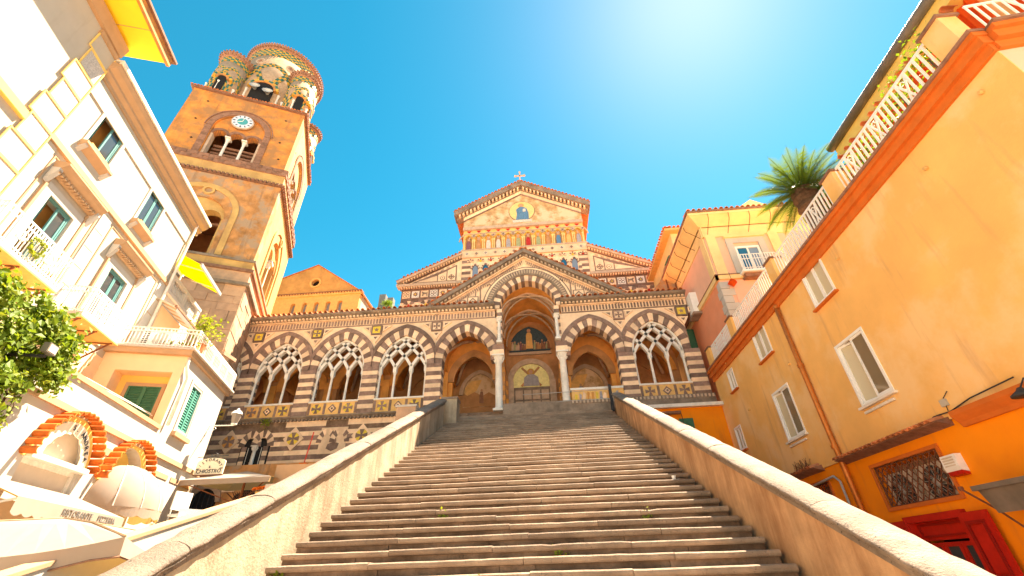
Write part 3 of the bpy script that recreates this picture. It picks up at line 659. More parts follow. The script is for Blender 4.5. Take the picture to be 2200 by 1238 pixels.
# painted lunette and the door with its mosaic arch on the back wall
lu = G().prism(archpoly(cxp-.1, 10.95, 1.2, .35, 10.85), 4.52, 4.61).build('painted_lunette', 'bluedark', pt)
ringquads(G(), cxp-.1, 10.95, 1.2, .35, .0, .1, 4.46, 4.6, 22).build('lunette_rim', 'innerdark', lu)
g = G(); g.prism([(-.72, 11.0), (-.30, 11.0), (-.34, 11.9), (-.42, 12.05), (-.60, 12.05), (-.68, 11.9)], 4.49, 4.525); g.build('painted_figure', 'ochre', lu)
G().prism(circ(-.51, 12.18, .11), 4.485, 4.525).build('painted_head', 'skin', lu)
for i in range(20):
    x = -1.62+i*.118+R.uniform(-.02, .02)
    if abs(x+.51) < .2: continue
    h = R.uniform(.22, .5); m_ = R.choice(('innerdark', 'brick', 'rib', 'robegreen', 'innerdark', 'violet'))
    G().prism([(x-.085, 10.93), (x+.085, 10.93), (x+.075, 10.93+h*.6), (x+.04, 10.95+h), (x-.04, 10.95+h), (x-.075, 10.93+h*.6)], 4.50-.0007*i, 4.522).build('painted_crowd_figure', m_, lu); G().prism(circ(x, 11.0+h, .05, 8), 4.50-.0007*i, 4.522).build('painted_crowd_head', 'skin', lu)
G().box(-1.75, .75, 4.45, 4.6, 10.62, 10.78).build('door_cornice', 'rib', pt)
ringquads(G(), cxp-.12, 9.0, 1.02, 0, 0, .3, 4.40, 4.6, 24).build('door_arch', 'rib', pt)
ml = G().prism(archpoly(cxp-.12, 9.0, 1.02, 0, 8.65), 4.5, 4.6).build('mosaic_lunette', 'lunegold', pt)
for s in (-1, 1): G().bar((cxp-.12-s*.55, 4.48, 8.7), (cxp-.12+s*.5, 4.48, 9.8), .12, .03).build('saltire_beam', 'innerdark', ml)
G().prism([(-.95, 8.7), (-.05, 8.7), (-.12, 9.2), (-.35, 9.38), (-.68, 9.38), (-.9, 9.2)], 4.455, 4.475).build('robed_figure', 'robegrey', ml)
G().prism(circ(-.52, 9.53, .2), 4.462, 4.476).build('halo', 'yellowtile', ml); G().prism(circ(-.52, 9.52, .12), 4.445, 4.461).build('face', 'skin', ml)
dr = G().box(-1.5, .5, 4.44, 4.6, FLOOR, 8.62).build('bronze_door', 'greydark', pt)
for i in range(4):
    for j in range(4): G().box(-1.42+i*.48, -1.02+i*.48, 4.40, 4.45, 6.05+j*.62, 6.58+j*.62).build('door_panel', 'rib', dr)
for x in (-1.68, .68): G().box(x-.17, x+.17, 4.4, 4.6, FLOOR, 9.0).build('door_jamb', 'rib', pt)
# low balustrade wall in the bay right of the portal
bp = G().box(1.35, 3.64, .05, .25, FLOOR, 6.72).build('balustrade_panel', 'ochre', pt)
G().box(1.3, 3.645, .0, .3, 6.72, 6.82).build('balustrade_coping', 'white', bp)
for i in range(12): G().prism([(1.45+i*.18+R.uniform(-.05, .05), 6.28+R.uniform(-.04, .06)), (1.55+i*.18+R.uniform(-.05, .05), 6.25), (1.6+i*.18, 6.62-R.uniform(0, .15)), (1.5+i*.18, 6.66-R.uniform(0, .15))], .02, .052).build('mosaic_piece', R.choice(('gold', 'robegrey', 'light', 'dark', 'inner', 'light', 'palegold')), bp)
G().box(-1.7, 7.36, -.3, .0, 5.72, 6.18).build('stylobate', 'greydark', pt)
g = G(); [g.box(1.3+i*.16, 1.38+i*.16, -.36, -.29, 6.02, 6.14) for i in range(38)]; g.build('stylobate_dentils', 'rib', pt, kind='stuff')
# ---------------------------------------------------------------- nave front (plane y = 24)
nv = thing('nave_front', 'tall church front with mosaic pediment, row of painted saints and tiled gable roof', 'church', (0, 24, 0))
nx, NL, NR = -.55, -4.9, 3.8
def nb(name, x0, x1, y0, y1, z0, z1, m, par=None): return G().box(x0, x1, y0, y1, z0, z1).build(name, m, par or nv)
def npz(name, P, y0, y1, m, par=None): return G().prism(P, y0, y1).build(name, m, par or nv)
nb('nave_body', NL, NR, .4, 16, 6, 21.2, 'light'); 
# striped storey
z, i = 13.4, 0
while z < 18.5:
    m = 'light' if i % 2 else 'dark'; h = min(.235, 18.52-z)
    for x0, x1 in ((NL, -4.28), (-4.28, nx), (nx, 3.18), (3.18, NR)):
        if x0 in (NL, 3.18) or z < 16.4: nb('course_stone', x0+.002, x1-.002, R.uniform(-.01, .005), .4, z, z+h-.004, m)
    z += .235; i += 1
nb('window_storey_wall', -4.28, 3.18, .03, .42, 16.4, 18.52, 'light')
lanc = [-3.96, -3.25, -2.54, -1.83, -1.12, -.1, .6, 1.35, 2.13, 2.86]
for k, x in enumerate(lanc):
    w = npz('lancet_window', archpoly(x, 17.5, .19, .28, 16.45), -.0, .04, 'paleglass' if k in (0, 9) else 'glassblue')
    ringquads(G(), x, 17.5, .19, .28, 0, .035, -.05, .02, 14).build('window_frame', 'dark', w)
    g = G()
    for zz in (16.6, 16.75, 16.9): g.box(x-.19, x+.19, -.03, -.012, zz, zz+.022)
    for xx in (-.07, .07): g.box(x+xx-.01, x+xx+.01, -.032, -.014, 16.45, 17.0)
    g.build('grille', 'iron', w)
    for s in (-1, 1):
        for j in range(6):
            t0, t1 = (j/12, (j+1)/12) if s < 0 else (1-(j+1)/12, 1-j/12)
            npz('lancet_voussoir', [arc(x, 17.45, .24, .28, .12, t) for t in (t0, t1)]+[arc(x, 17.45, .24, .28, .0, t) for t in (t1, t0)], -.02, .03, 'dark' if j % 2 else 'light')
    for j in range(5): nb('window_pier_stone', x+.25, x+.46, -.015, .03, 16.45+j*.2, 16.64+j*.2, 'dark' if j % 2 else 'light')
for k, x in enumerate([-4.3+i*.71 for i in range(12)]):
    ro = npz('rose_centre', circ(x, 18.22, .07, 10), -.05, .03, ('light', 'gold', 'red')[k % 3])
    for j in range(7):
        a = j*math.pi/6; c, s = math.cos(a), math.sin(a)
        npz('rose_petal', [(x+c*.11-s*.035, 18.22+s*.11+c*.035), (x+c*.11+s*.035, 18.22+s*.11-c*.035), (x+c*.24+s*.06, 18.22+s*.24-c*.06), (x+c*.24-s*.06, 18.22+s*.24+c*.06)], -.03, .03, 'dark' if j % 2 else 'light', ro)
# frieze under the gallery
nb('frieze', NL-.05, NR+.05, -.1, .4, 18.52, 19.15, 'light'); nb('frieze_fillet', NL-.1, NR+.1, -.14, .4, 19.1, 19.2, 'rib')
for i in range(13):
    x = NL+.35+i*.665
    q = npz('frieze_medallion', circ(x, 18.82, .12, 12), -.115, -.09, 'white' if i % 2 == 0 else 'rib'); npz('cross', crossp(x, 18.82, .1), -.125, -.114, 'dark', q)
# gallery of niches
nb('gallery_wall', NL, NR, .1, .4, 19.2, 21.1, 'ochre')
cols = ('violet', 'innerdark', 'robewhite', 'robewhite', 'robegrey', 'robegreen', 'red', 'robegreen', 'innerdark', 'blue', 'ochre', 'robegrey')
for i in range(12):
    x = NL+.42+i*(NR-NL-.84)/11
    ni = npz('niche', archpoly(x, 20.1, .23, .3, 19.22), .07, .11, 'innerdark' if i % 3 == 0 else 'inner')
    ringquads(G(), x, 20.1, .23, .3, 0, .07, -.02, .1, 14).build('niche_arch', 'yellowtile', ni)
    f = npz('robed_figure', [(x-.15, 19.26), (x+.15, 19.26), (x+.16, 19.75), (x+.1, 20.05), (x-.1, 20.05), (x-.16, 19.75)], .0, .072, cols[i], ni)
    npz('head', circ(x, 20.16, .085, 12), .0, .072, 'skin', ni); npz('halo', circ(x, 20.17, .125, 14), .055, .073, 'yellowtile', ni)
    for s in (-1, 1):
        cxx = x+s*.295
        G().lathe([(.075, 0), (.045, .05), (.045, .78), (.08, .88), (.085, .93)], (cxx, .0, 19.2), 8).build('gallery_column', 'palegold', ni)
    ringquads(G(), x, 20.12, .66, .0, 0, .07, .04, .12, 16).build('interlaced_arch', 'rib', nv)
    q = npz('tympanum_roundel', circ(x+.36, 20.55, .13, 12), .02, .1, 'rib'); npz('roundel', circ(x+.36, 20.55, .07, 10), .005, .021, 'dark', q)
    npz('spandrel_triangle', [(x-.16, 21.05), (x+.16, 21.05), (x, 20.85)], .06, .11, 'red')
# pediment
PA, PS = 24.72, .545
def prk(x): return PA-abs(x-nx)*PS
nb('pediment_sill', NL-.02, NR+.02, -.06, .4, 21.1, 21.36, 'rib')
npz('pediment_field', [(NL, 21.36), (NR, 21.36), (NR, prk(NR)), (nx, PA), (NL, prk(NL))], .02, .4, 'saint')
md = npz('medallion', circ(nx, 22.6, .98, 28), -.01, .03, 'dark'); npz('medallion_field', circ(nx, 22.6, .94, 28), -.02, -.009, 'palegold', md)
npz('seated_figure', [(nx-.46, 21.75), (nx+.5, 21.75), (nx+.5, 22.35), (nx+.36, 22.85), (nx+.1, 23.0), (nx-.18, 23.0), (nx-.42, 22.75), (nx-.36, 22.3)], -.045, -.019, 'blue', md)
npz('head', circ(nx-.04, 23.16, .15, 14), -.045, -.019, 'skin', md); npz('halo', circ(nx-.04, 23.17, .22, 16), -.026, -.0185, 'yellowtile', md)
npz('book', [(nx+.08, 22.5), (nx+.3, 22.52), (nx+.3, 22.8), (nx+.08, 22.78)], -.055, -.044, 'robewhite', md)
nb('throne', nx-.7, nx+.7, -.035, .02, 21.5, 21.74, 'robewhite', md)
for s in (-1, 1):
    U = 4.85
    def strip(name, d0, d1, y0, y1, m, u1=U): return npz(name, [(nx, PA+d0), (nx+s*u1, PA+d0-u1*PS), (nx+s*u1, PA+d1-u1*PS), (nx, PA+d1)], y0, y1, m)
    strip('rake_border', -.42, -.3, -.02, .1, 'dark', 4.35); strip('rake_band', -.3, -.003, -.03, .4, 'light', 4.36)
    strip('rake_ground', 0, .2, -.12, .42, 'greydark')
    for i in range(17):
        u = .15+i*.275
        q = npz('modillion', [(nx+s*u, PA-u*PS+.02), (nx+s*(u+.12), PA-(u+.12)*PS+.02), (nx+s*(u+.12), PA-(u+.12)*PS+.19), (nx+s*u, PA-u*PS+.19)], -.36, -.1, 'light')
    strip('rake_cornice', .2, .62, -.5, .45, 'greydark', U+.15)
    G().add([(nx, -.55, PA+.63), (nx+s*5.05, -.55, PA+.63-5.05*PS), (nx+s*5.05, 16, PA+.63-5.05*PS), (nx, 16, PA+.63)], [(0, 1, 2, 3)]).build('roof_slope', 'tile', nv)
    tile_row(nv, [((nx+s*(.14+i*.25), -.58, PA+.62-(.14+i*.25)*PS), (0, s*rad(28.6), 0)) for i in range(20)], .085, .7)
nb('nave_upper_body', NL, NR, .4, 16, 21.2, 22.3, 'light')
cr_ = G(); cr_.box(nx-.045, nx+.045, -.35, -.27, PA+.6, PA+1.75); cr_.box(nx-.36, nx+.36, -.35, -.27, PA+1.32, PA+1.41)
for dx, dz in ((-.36, 1.365), (.36, 1.365), (0, 1.75)): cr_.box(nx+dx-.07, nx+dx+.07, -.36, -.26, PA+dz-.07, PA+dz+.07)
cr_.lathe([(.16, .55), (.1, .7), (.05, .85)], (nx, -.31, PA), 10); cr_.build('finial_cross', 'rib', nv)
# aisle wings
for s, xi, xo in ((-1, NL, -8.95), (1, NR, 7.95)):
    wd = abs(xo-xi)
    def X(u): return xi+s*u
    def pz(name, L_, y0, y1, m, par=None): return npz(name, [(X(u), z) for u, z in L_], y0, y1, m, par)
    top = lambda u: 18.62-u*.475
    pz('aisle_wall', [(0, 9), (wd, 9), (wd, 16.5), (wd, top(wd)), (0, top(0))], .12, 14, 'light')
    fr = pz('aisle_field', [(.02, 16.62), (wd-.3, 16.62), (.02, top(.02)-.1)], .06, .13, 'light')
    # courses
    z, i = 13.2, 0
    while z < 15.4:
        m = 'dark' if i % 2 else 'light'
        for u0, u1 in ((0, wd*.33), (wd*.33, wd*.7), (wd*.7, wd)):
            G().box(min(X(u0), X(u1))+.002, max(X(u0), X(u1))-.002, .02+R.uniform(-.006, .006), .13, z, z+.216).build('course_stone', m, nv)
        z += .22; i += 1
    pz('panel_band', [(0, 15.42), (wd, 15.42), (wd, 16.18), (0, 16.18)], .03, .13, 'dark')
    for k in range(6):
        u = wd-.36-k*.62
        if u < .3: continue
        q = pz('square_panel', [(u-.25, 15.54), (u+.25, 15.54), (u+.25, 16.06), (u-.25, 16.06)], -.0, .035, 'light' if k % 2 == 0 else 'white')
        if k % 3 == 0:
            for a, b in ((-.1, -.1), (.1, -.1), (-.1, .1), (.1, .1)):
                g = G(); ringquads(g, X(u)+a, 15.8+b, .075, 0, 0, .03, -.015, .002, 10); ringquads(g, X(u)+a, 15.8+b, -.075, 0, -.03, 0, -.015, .002, 10); g.build('knot_loop', 'dark', q)
        elif k % 3 == 1: pz('star', [(u+a, z) for a, z in star(0, 15.8, .2, 8, .6)], -.015, .002, 'dark', q); pz('star_centre', circ(u, 15.8, .05), -.022, -.014, 'gold', q)
        else: pz('beast_relief', [(u-.2, 15.62), (u-.14, 15.62), (u-.12, 15.76), (u+.06, 15.76), (u+.08, 15.62), (u+.14, 15.62), (u+.14, 15.84), (u+.2, 15.9), (u+.16, 16.0), (u+.08, 15.92), (u-.12, 15.88), (u-.2, 15.98)], -.015, .002, 'greydark', q)
    for k in range(3):
        u = wd-.6-k*1.15
        ro = pz('rose_centre', circ(u, 14.95, .09, 12), -.03, .03, 'red' if k == 0 else 'gold')
        for j in range(8):
            a = j*math.pi/4; c, s_ = math.cos(a), math.sin(a)
            pz('rose_petal', [(u+c*.14-s_*.05, 14.95+s_*.14+c*.05), (u+c*.14+s_*.05, 14.95+s_*.14-c*.05), (u+c*.4+s_*.13, 14.95+s_*.34-c*.13), (u+c*.4-s_*.13, 14.95+s_*.34+c*.13)], -.02, .03, 'dark' if j % 2 else 'light', ro)
    # cornices
    co = pz('aisle_cornice', [(-.02, 16.3), (wd+.28, 16.3), (wd+.34, 16.5), (-.02, 16.5)], -.3, .13, 'rib'); pz('cornice_ground', [(0, 16.18), (wd+.1, 16.18), (wd+.1, 16.3), (0, 16.3)], -.1, .13, 'dark', co)
    g = G(); [g.box(min(X(u_), X(u_+.08)), max(X(u_), X(u_+.08)), -.24, -.09, 16.19, 16.3) for u_ in [.05+.17*j for j in range(int(wd/.17)+1)]]; g.build('cornice_dentils', 'light', co, kind='stuff')
    # inlaid triangle
    t1 = pz('triangle_frame', [(.35, 16.7), (wd-.55, 16.7), (.35, top(.35)-.42)], .02, .065, 'dark')
    pz('triangle_field', [(.42, 16.77), (.98, 16.77), (.98, top(.98)-.56), (.42, top(.42)-.52)], .01, .021, 'light', t1); pz('triangle_field', [(1.05, 16.77), (1.62, 16.77), (1.62, top(1.62)-.58), (1.05, top(1.05)-.58)], .01, .021, 'light', t1); pz('triangle_field', [(1.69, 16.77), (wd-.95, 16.77), (1.69, top(1.69)-.6)], .01, .021, 'light', t1)
    pz('lozenge', [(.45, 17.05), (.7, 16.8), (.95, 17.05), (.7, 17.3)], .0, .011, 'dark', t1); pz('lozenge', [(.51, 17.05), (.7, 16.86), (.89, 17.05), (.7, 17.24)], -.008, .001, 'light', t1); pz('cross', [(u+.7, z) for u, z in crossp(0, 17.05, .15)], -.016, -.007, 'dark', t1)
    for rr, m, y in ((.17, 'dark', -.0), (.13, 'light', -.008), (.05, 'dark', -.016)): pz('roundel', circ(1.3, 17.0, rr), y, y+.011, m, t1)
    for k in range(9):
        u = .5+k*.38
        if u < wd-.5: pz('relief_block', [(u, top(u)-.33), (u+.2, top(u+.2)-.33), (u+.2, top(u+.2)-.2), (u, top(u)-.2)], .03, .062, 'rib')
    # sloping rake
    def strip(name, d0, d1, y0, y1, m, ua=0., ub=None):
        ub = wd+.3 if ub is None else ub
        return pz(name, [(ua, top(ua)+d0), (ub, top(ub)+d0), (ub, top(ub)+d1), (ua, top(ua)+d1)], y0, y1, m)
    strip('rake_ground', -.1, .03, -.08, .13, 'dark')
    g = G(); [g.prism([(X(u), top(u)-.08), (X(u+.09), top(u+.09)-.08), (X(u+.09), top(u+.09)+.02), (X(u), top(u)+.02)], -.22, -.07) for u in [.1+.18*j for j in range(int(wd/.18))]]; g.build('rake_dentils', 'light', nv, kind='stuff')
    strip('rake_cornice', .03, .22, -.34, .13, 'rib')
    G().add([(X(0), -.38, top(0)+.23), (X(wd+.35), -.38, top(wd+.35)+.23), (X(wd+.35), 14, top(wd+.35)+.23), (X(0), 14, top(0)+.23)], [(0, 1, 2, 3)]).build('aisle_roof', 'tile', nv)
    tile_row(nv, [((X(.12+i*.25), -.42, top(.12+i*.25)+.22), (0, s*rad(25.4), 0)) for i in range(int((wd+.2)/.25))], .085, .7)
# ---------------------------------------------------------------- bell tower
TW = 6.2
bt = thing('bell_tower', 'square orange bell tower with clock, arched openings and tiled cylindrical turrets', 'tower', (-14.11, 16.34, 0), rad(24))
def tb(name, ins, z0, z1, m, par=None):   # square slab around the shaft, ins = outward growth
    return G().box(-TW-ins, ins, -ins, TW+ins, z0, z1).build(name, m, par or bt)
# base: core plus dressed stones on the front and the right side
tb('base_core', .33, -1.6, 11.7, 'towerstone')
FR = [Matrix.Identity(4), Matrix.Translation((0, 0, 0)) @ Matrix.Rotation(rad(90), 4, 'Z') @ Matrix.Translation((TW, 0, 0))]   # front frame, right-side frame (x -TW..0)
for fi, M_ in enumerate(FR):
    z = 6.0 if fi == 0 else 8.5
    while z < 11.6:
        h = min(R.uniform(.38, .62), 11.7-z); x = -TW-.38 if fi == 0 else -TW-.3
        if 11.7-z-h < .15: h = 11.7-z
        xe = .38 if fi == 0 else -2.6
        while x < xe:
            x2 = min(xe, x+R.uniform(.6, 1.35)); x2 = xe if xe-x2 < .3 else x2
            G(M_).box(x+.008, x2-.008, -.38+R.uniform(-.02, .02)-.0, -.31, z+.007, z+h-.007).build('base_stone', 'towerstone', bt)
            x = x2
        z += h
tb('base_ledge', .52, 11.7, 11.86, 'greydark'); tb('plinth_course', .36, 11.86, 12.5, 'towerstone')
tb('plinth_ledge', .46, 12.5, 12.66, 'brick'); tb('plinth_band', .34, 12.66, 13.1, 'towerside'); tb('upper_ledge', .40, 13.1, 13.22, 'greydark')
# stage two and stage three as shells with arched openings on the two visible faces
def stage(ins, z0, z1, mf, ms, cxw, zs, hw, zb, name):
    th = .7
    for fi, M_ in enumerate(FR):
        g = G(M_); xa, xb = -TW-ins, ins
        if fi == 1: xa, xb = -TW-ins+th+.001, ins
        if fi == 0: xb = ins
        archwall(g, xa, xb, cxw, zs, hw, 0, 0, zb, z1, -ins, -ins+th)
        g.box(xa, xb, -ins, -ins+th, z0, zb); g.build(name, mf if fi == 0 else ms, bt)  # side faces get the yellower colour, sunlight put into the plaster
    G().box(-TW-ins, -TW-ins+th, -ins+th, TW+ins, z0, z1).build(name, ms, bt); G().box(-TW-ins+th, ins-th-.001, TW+ins-th, TW+ins, z0, z1).build(name, ms, bt)
CX = -3.0
stage(.24, 13.22, 18.4, 'towerworn', 'towerside', CX, 15.55, 1.25, 13.3, 'stage_wall')
stage(0., 19.75, 25.2, 'orange', 'towerside', CX, 22.35, 1.33, 19.8, 'belfry_wall')
tb('floor_slab', -.72, 13.25, 13.32, 'brick'); tb('floor_slab', -.72, 18.3, 18.42, 'brick'); tb('ceiling_slab', -.72, 25.0, 25.1, 'brick'); tb('floor_slab', -.72, 19.7, 19.78, 'brick')
G().box(-TW+.8, -.8, TW-.9, TW-.75, 13.3, 18.3).build('inner_wall', 'innerdark', bt); G().box(-TW+.75, -TW+.9, .75, TW-.9, 13.3, 25).build('inner_wall', 'innerdark', bt)
tb('band_ledge', .34, 18.4, 18.55, 'brick'); tb('band', .27, 18.55, 19.25, 'towerside'); tb('brick_course', .32, 19.25, 19.75, 'brick')
for fi, M_ in enumerate(FR):
    for i in range(26): G(M_).box(-TW-.3+i*.262, -TW-.3+i*.262+.25, -.35, -.31, 19.28 if i % 2 else 19.5, 19.49 if i % 2 else 19.73).build('brick', 'brick', bt)
    for i in range(34): G(M_).box(-TW-.36+i*.205, -TW-.36+i*.205+.13, -.44, -.33, 18.44, 18.55).build('ledge_brick', 'brick', bt)
    # belfry opening: moulded arch, tympanum with three small arches, two columns
    oa = ringquads(G(M_), CX, 22.35, 1.33, 0, 0.02, .34, -.05, .1, 28).build('arch_band', 'brick', bt)
    ringquads(G(M_), CX, 22.35, 1.33, 0, .40, .46, -.06, .02, 28).build('arch_hood', 'brick', oa)
    for s in (-1, 1):
        for i in range(11): G(M_).box(CX+s*1.52-.17, CX+s*1.52+.17, -.05, .05, 19.8+i*.23, 20.02+i*.23).build('jamb_brick', 'brick', oa)
    ty = G(M_)
    lights = (CX-.86, CX, CX+.86)
    for lx in lights: archwall(ty, lx-.43, lx+.43, lx, 21.85, .34, 0, 0, 21.82, 22.4, .12, .5, 12)
    n = 20
    Pq = [arc(CX, 22.35, 1.32, 0, 0, i/n) for i in range(n+1)]
    for (x1, z1), (x2, z2) in zip(Pq, Pq[1:]): ty.prism([(x1, 22.39), (x2, 22.39), (x2, max(z2, 22.4)), (x1, max(z1, 22.4))], .12, .5)
    tyo = ty.build('tympanum', 'orange' if fi == 0 else 'towerside', bt)  # side tympanum coloured yellower for the sunlight there
    for lx in lights: ringquads(G(M_), lx, 21.85, .34, 0, 0, .16, .06, .5, 14).build('small_arch', 'brick', tyo)
    for lx in (CX-.43, CX+.43):
        g = G(M_ @ Matrix.Translation((lx, .3, 19.8))); g.lathe([(.11, 0), (.075, .08), (.07, 1.72), (.10, 1.8), (.12, 1.96)], n=10); g.box(-.14, .14, -.2, .2, 1.96, 2.06); g.build('marble_column', 'white', tyo)
    for s in (-1, 1): G(M_).box(CX+s*1.25-.06, CX+s*1.25+.06, .1, .5, 19.8, 21.85).build('reveal', 'rib', tyo)
    for i in range(6): G(M_).box(CX-1.2, CX+1.2, .75, .82, 19.95+i*.3, 20.1+i*.3).build('louvre', 'brick', tyo)
    # stage-two opening: blind arch, two lights
    oa = ringquads(G(M_), CX, 15.85, 1.25, 0, .28, .56, -.31, -.2, 26).build('arch_band', 'towerside', bt)
    for s in (-1, 1): G(M_).box(CX+s*1.67-.14, CX+s*1.67+.14, -.31, -.2, 13.3, 15.85).build('arch_pilaster', 'towerside', oa)
    ty = G(M_)
    for lx in (CX-.62, CX+.62): archwall(ty, lx-.62, lx+.62, lx, 15.55, .5, 0, 0, 13.3, 16.2, -.1, .3, 14)
    Pq = [arc(CX, 15.55, 1.245, 0, 0, i/n) for i in range(n+1)]
    for (x1, z1), (x2, z2) in zip(Pq, Pq[1:]):
        if max(z1, z2) > 16.2: ty.prism([(x1, 16.19), (x2, 16.19), (x2, max(z2, 16.2)), (x1, max(z1, 16.2))], -.1, .3)
    tyo = ty.build('tympanum', 'towerside', bt)
    rg = ringquads(G(M_), CX+.1, 17.2, .18, 0, 0, .1, -.33, -.2, 14); ringquads(rg, CX+.1, 17.2, -.18, 0, -.1, 0, -.33, -.2, 14); rg.build('roundel_ring', 'towerside', tyo)
    for lx in (CX-.62, CX+.62): ringquads(G(M_), lx, 15.55, .5, 0, 0, .13, -.16, -.09, 14).build('small_arch', 'towerside', tyo)
    g = G(M_ @ Matrix.Translation((CX, .0, 13.3))); g.lathe([(.16, 0), (.12, .1), (.11, 1.75), (.15, 1.85), (.2, 2.15)], n=12); g.box(-.24, .24, -.24, .24, 2.15, 2.3); g.build('marble_column', 'white', tyo)
    G(M_).bar((CX-1.2, .5, 15.3), (CX+1.2, .6, 15.75), .12, .16).build('timber_beam', 'brick', tyo)
    # put-log holes
    for hx, hz in ((-5.2, 24.3), (-.9, 24.25), (-5.3, 22.6), (-.75, 22.2), (-5.0, 21.0), (-.5, 20.8)): G(M_).prism([(hx-.07, hz), (hx, hz-.08), (hx+.08, hz), (hx, hz+.07)], -.012, .02).build('put_log_hole', 'black', bt)
# clock
ck = thing('clock', 'round pale blue tower clock with teal centre above the belfry arches', 'clock', (-14.11, 16.34, 23.12), rad(24))
off = Matrix.Translation((-3.0, -.06, 0))
G(off).prism(circ(0, 0, .60, 32), -.02, .05).build('rim', 'rib', ck); G(off).prism(circ(0, 0, .54, 32), -.05, -.019).build('face', 'clock', ck); G(off).prism(circ(0, 0, .28, 28), -.06, -.049).build('centre', 'teal', ck)
for i in range(12):
    a = math.pi*i/6; G(off).bar((.38*math.sin(a), -.058, .38*math.cos(a)), (.50*math.sin(a), -.058, .50*math.cos(a)), .05 if i % 3 else .075, .012).build('hour_numeral', 'ink', ck)
for a, l, w in ((rad(248), .26, .045), (rad(6), .38, .03)): G(off).bar((0, -.068, 0), (l*math.sin(a), -.068, l*math.cos(a)), w, .012).build('clock_hand', 'white', ck)
# crown: tile edge, four turrets, drum
tb('eave', .16, 25.2, 25.3, 'brick')
for fi, M_ in enumerate(FR):
    pts = []
    for i in range(38):
        o = M_ @ Vector((-TW-.12+i*.168, -.2, 25.3)); pts.append(((o.x, o.y, o.z), (0, 0, 0 if fi == 0 else rad(90))))
    tile_row(bt, pts, .07, .3, name='eave_tile')
def drum(cx, cy, r, z0, z1, nb_, name, open_angles, bh):
    d = G().lathe([(r, 0), (r, z1-z0)], (cx, cy, z0), 40).build(name, 'paletile', bt, True)
    # alternating tile blocks in horizontal bands near the top
    H_ = z1-z0; n = int(2*math.pi*r/.19)
    def blocks(rowsz, hgt, which, lo=0., hi=2*math.pi):
        for j, zc in enumerate(rowsz):
            gy, gg = G(), G()
            for i in range(n):
                a0, a1 = 2*math.pi*i/n, 2*math.pi*(i+.96)/n; am = (a0+a1)/2
                if not (rad(160) < am < rad(400) or am < rad(60)): continue
                tgt = gg if (i+j) % 2 else gy
                P_ = [(cx+(r+q)*math.cos(a), cy+(r+q)*math.sin(a)) for a, q in ((a0, -.02), (a0, .03), (a1, .03), (a1, -.02))]
                tgt.plan(P_, zc, zc+hgt)
            gy.build('yellow_tile_band', 'yellowtile', d, kind='stuff'); gg.build('green_tile_band', 'greentile', d, kind='stuff')
    blocks([z1-.16*(k+1)-.02 for k in range(3 if r < 2 else 5)], .15, 0); blocks([z0+.02, z0+.18], .15, 0)
    # interlaced arches of tiles running round the drum
    na = nb_; W_ = 2*math.pi/na
    gy, gg = G(), G()
    SW, HH, bw_ = W_*r, H_*.60, (.17 if r > 2 else .10)
    for k in range(na):
        n_ = 34 if r > 2 else 20
        for row in (0, 1):
            A_, B_ = SW-row*bw_, HH-row*bw_; q_ = []
            for i in range(n_+1):
                t = math.pi*i/n_; q_.append((-A_*math.cos(t), B_*math.sin(t)))
            for i in range(n_):
                (s0, h0), (s1, h1) = q_[i], q_[i+1]; ds, dh = s1-s0, h1-h0; L_ = math.hypot(ds, dh); nx_, nz_ = dh/L_*bw_*.94, -ds/L_*bw_*.94
                P4 = [(s0+ds*.03, h0+dh*.03), (s1-ds*.03, h1-dh*.03), (s1-ds*.03+nx_, h1-dh*.03+nz_), (s0+ds*.03+nx_, h0+dh*.03+nz_)]
                am = (k*W_+s0/r) % (2*math.pi)
                if not (rad(165) < am or am < rad(60)): continue
                rr_ = r+.035+.012*(k % 2); P3 = [(cx+rr_*math.cos(k*W_+s_/r), cy+rr_*math.sin(k*W_+s_/r), z0+H_*.14+h_) for s_, h_ in P4]; P0 = [(cx+(r-.03)*math.cos(k*W_+s_/r), cy+(r-.03)*math.sin(k*W_+s_/r), z0+H_*.14+h_) for s_, h_ in P4]
                (gg if (i+row) % 2 else gy).add(P3+P0, [(0, 1, 2, 3), (0, 4, 5, 1), (1, 5, 6, 2), (2, 6, 7, 3), (3, 7, 4, 0)])
    gy.build('yellow_tile_arches', 'yellowtile', d, kind='stuff'); gg.build('green_tile_arches', 'greentile', d, kind='stuff')
    for k in range(na):
        a = k*W_+W_/2; 
        if not (a > rad(165) or a < rad(60)): continue
        px, py = cx+(r+.02)*math.cos(a), cy+(r+.02)*math.sin(a)
        G().lathe([(.10, 0), (.065, .08), (.06, H_*.26), (.10, H_*.30)], (px, py, z0), 8).build('colonnette', 'white', d)
        if r > 2:
            Mx = Matrix.Translation((px, py, z0+H_*.76)) @ Matrix.Rotation(a+math.pi/2, 4, 'Z')
            G(Mx).prism(circ(0, 0, .32, 18), -.05, .05).build('roundel', 'rib', d); G(Mx).prism(circ(0, 0, .24, 18), -.06, -.049).build('roundel_ring', 'paletile', d); G(Mx).prism(star(0, 0, .17, 6, .7), -.07, -.059).build('roundel_star', 'brick', d)
    for a in open_angles:
        Mx = Matrix.Translation((cx+r*math.cos(a), cy+r*math.sin(a), z0)) @ Matrix.Rotation(a+math.pi/2, 4, 'Z')
        w = .62 if r > 2 else .23
        op = G(Mx).prism(archpoly(0, bh, w, 0, .1), -.07, .25).build('opening', 'black', d); ringquads(G(Mx), 0, bh, w, 0, 0, .14, -.11, .1, 14).build('opening_arch', 'orange', op)
        for i in range(9):
            t0, t1 = i/9, (i+1)/9
            G(Mx).prism([arc(0, bh, w, 0, .32, t) for t in (t0, t1)]+[arc(0, bh, w, 0, .15, t) for t in (t1, t0)], -.10, .1).build('arch_tile', 'greentile' if i % 2 else 'yellowtile', op)
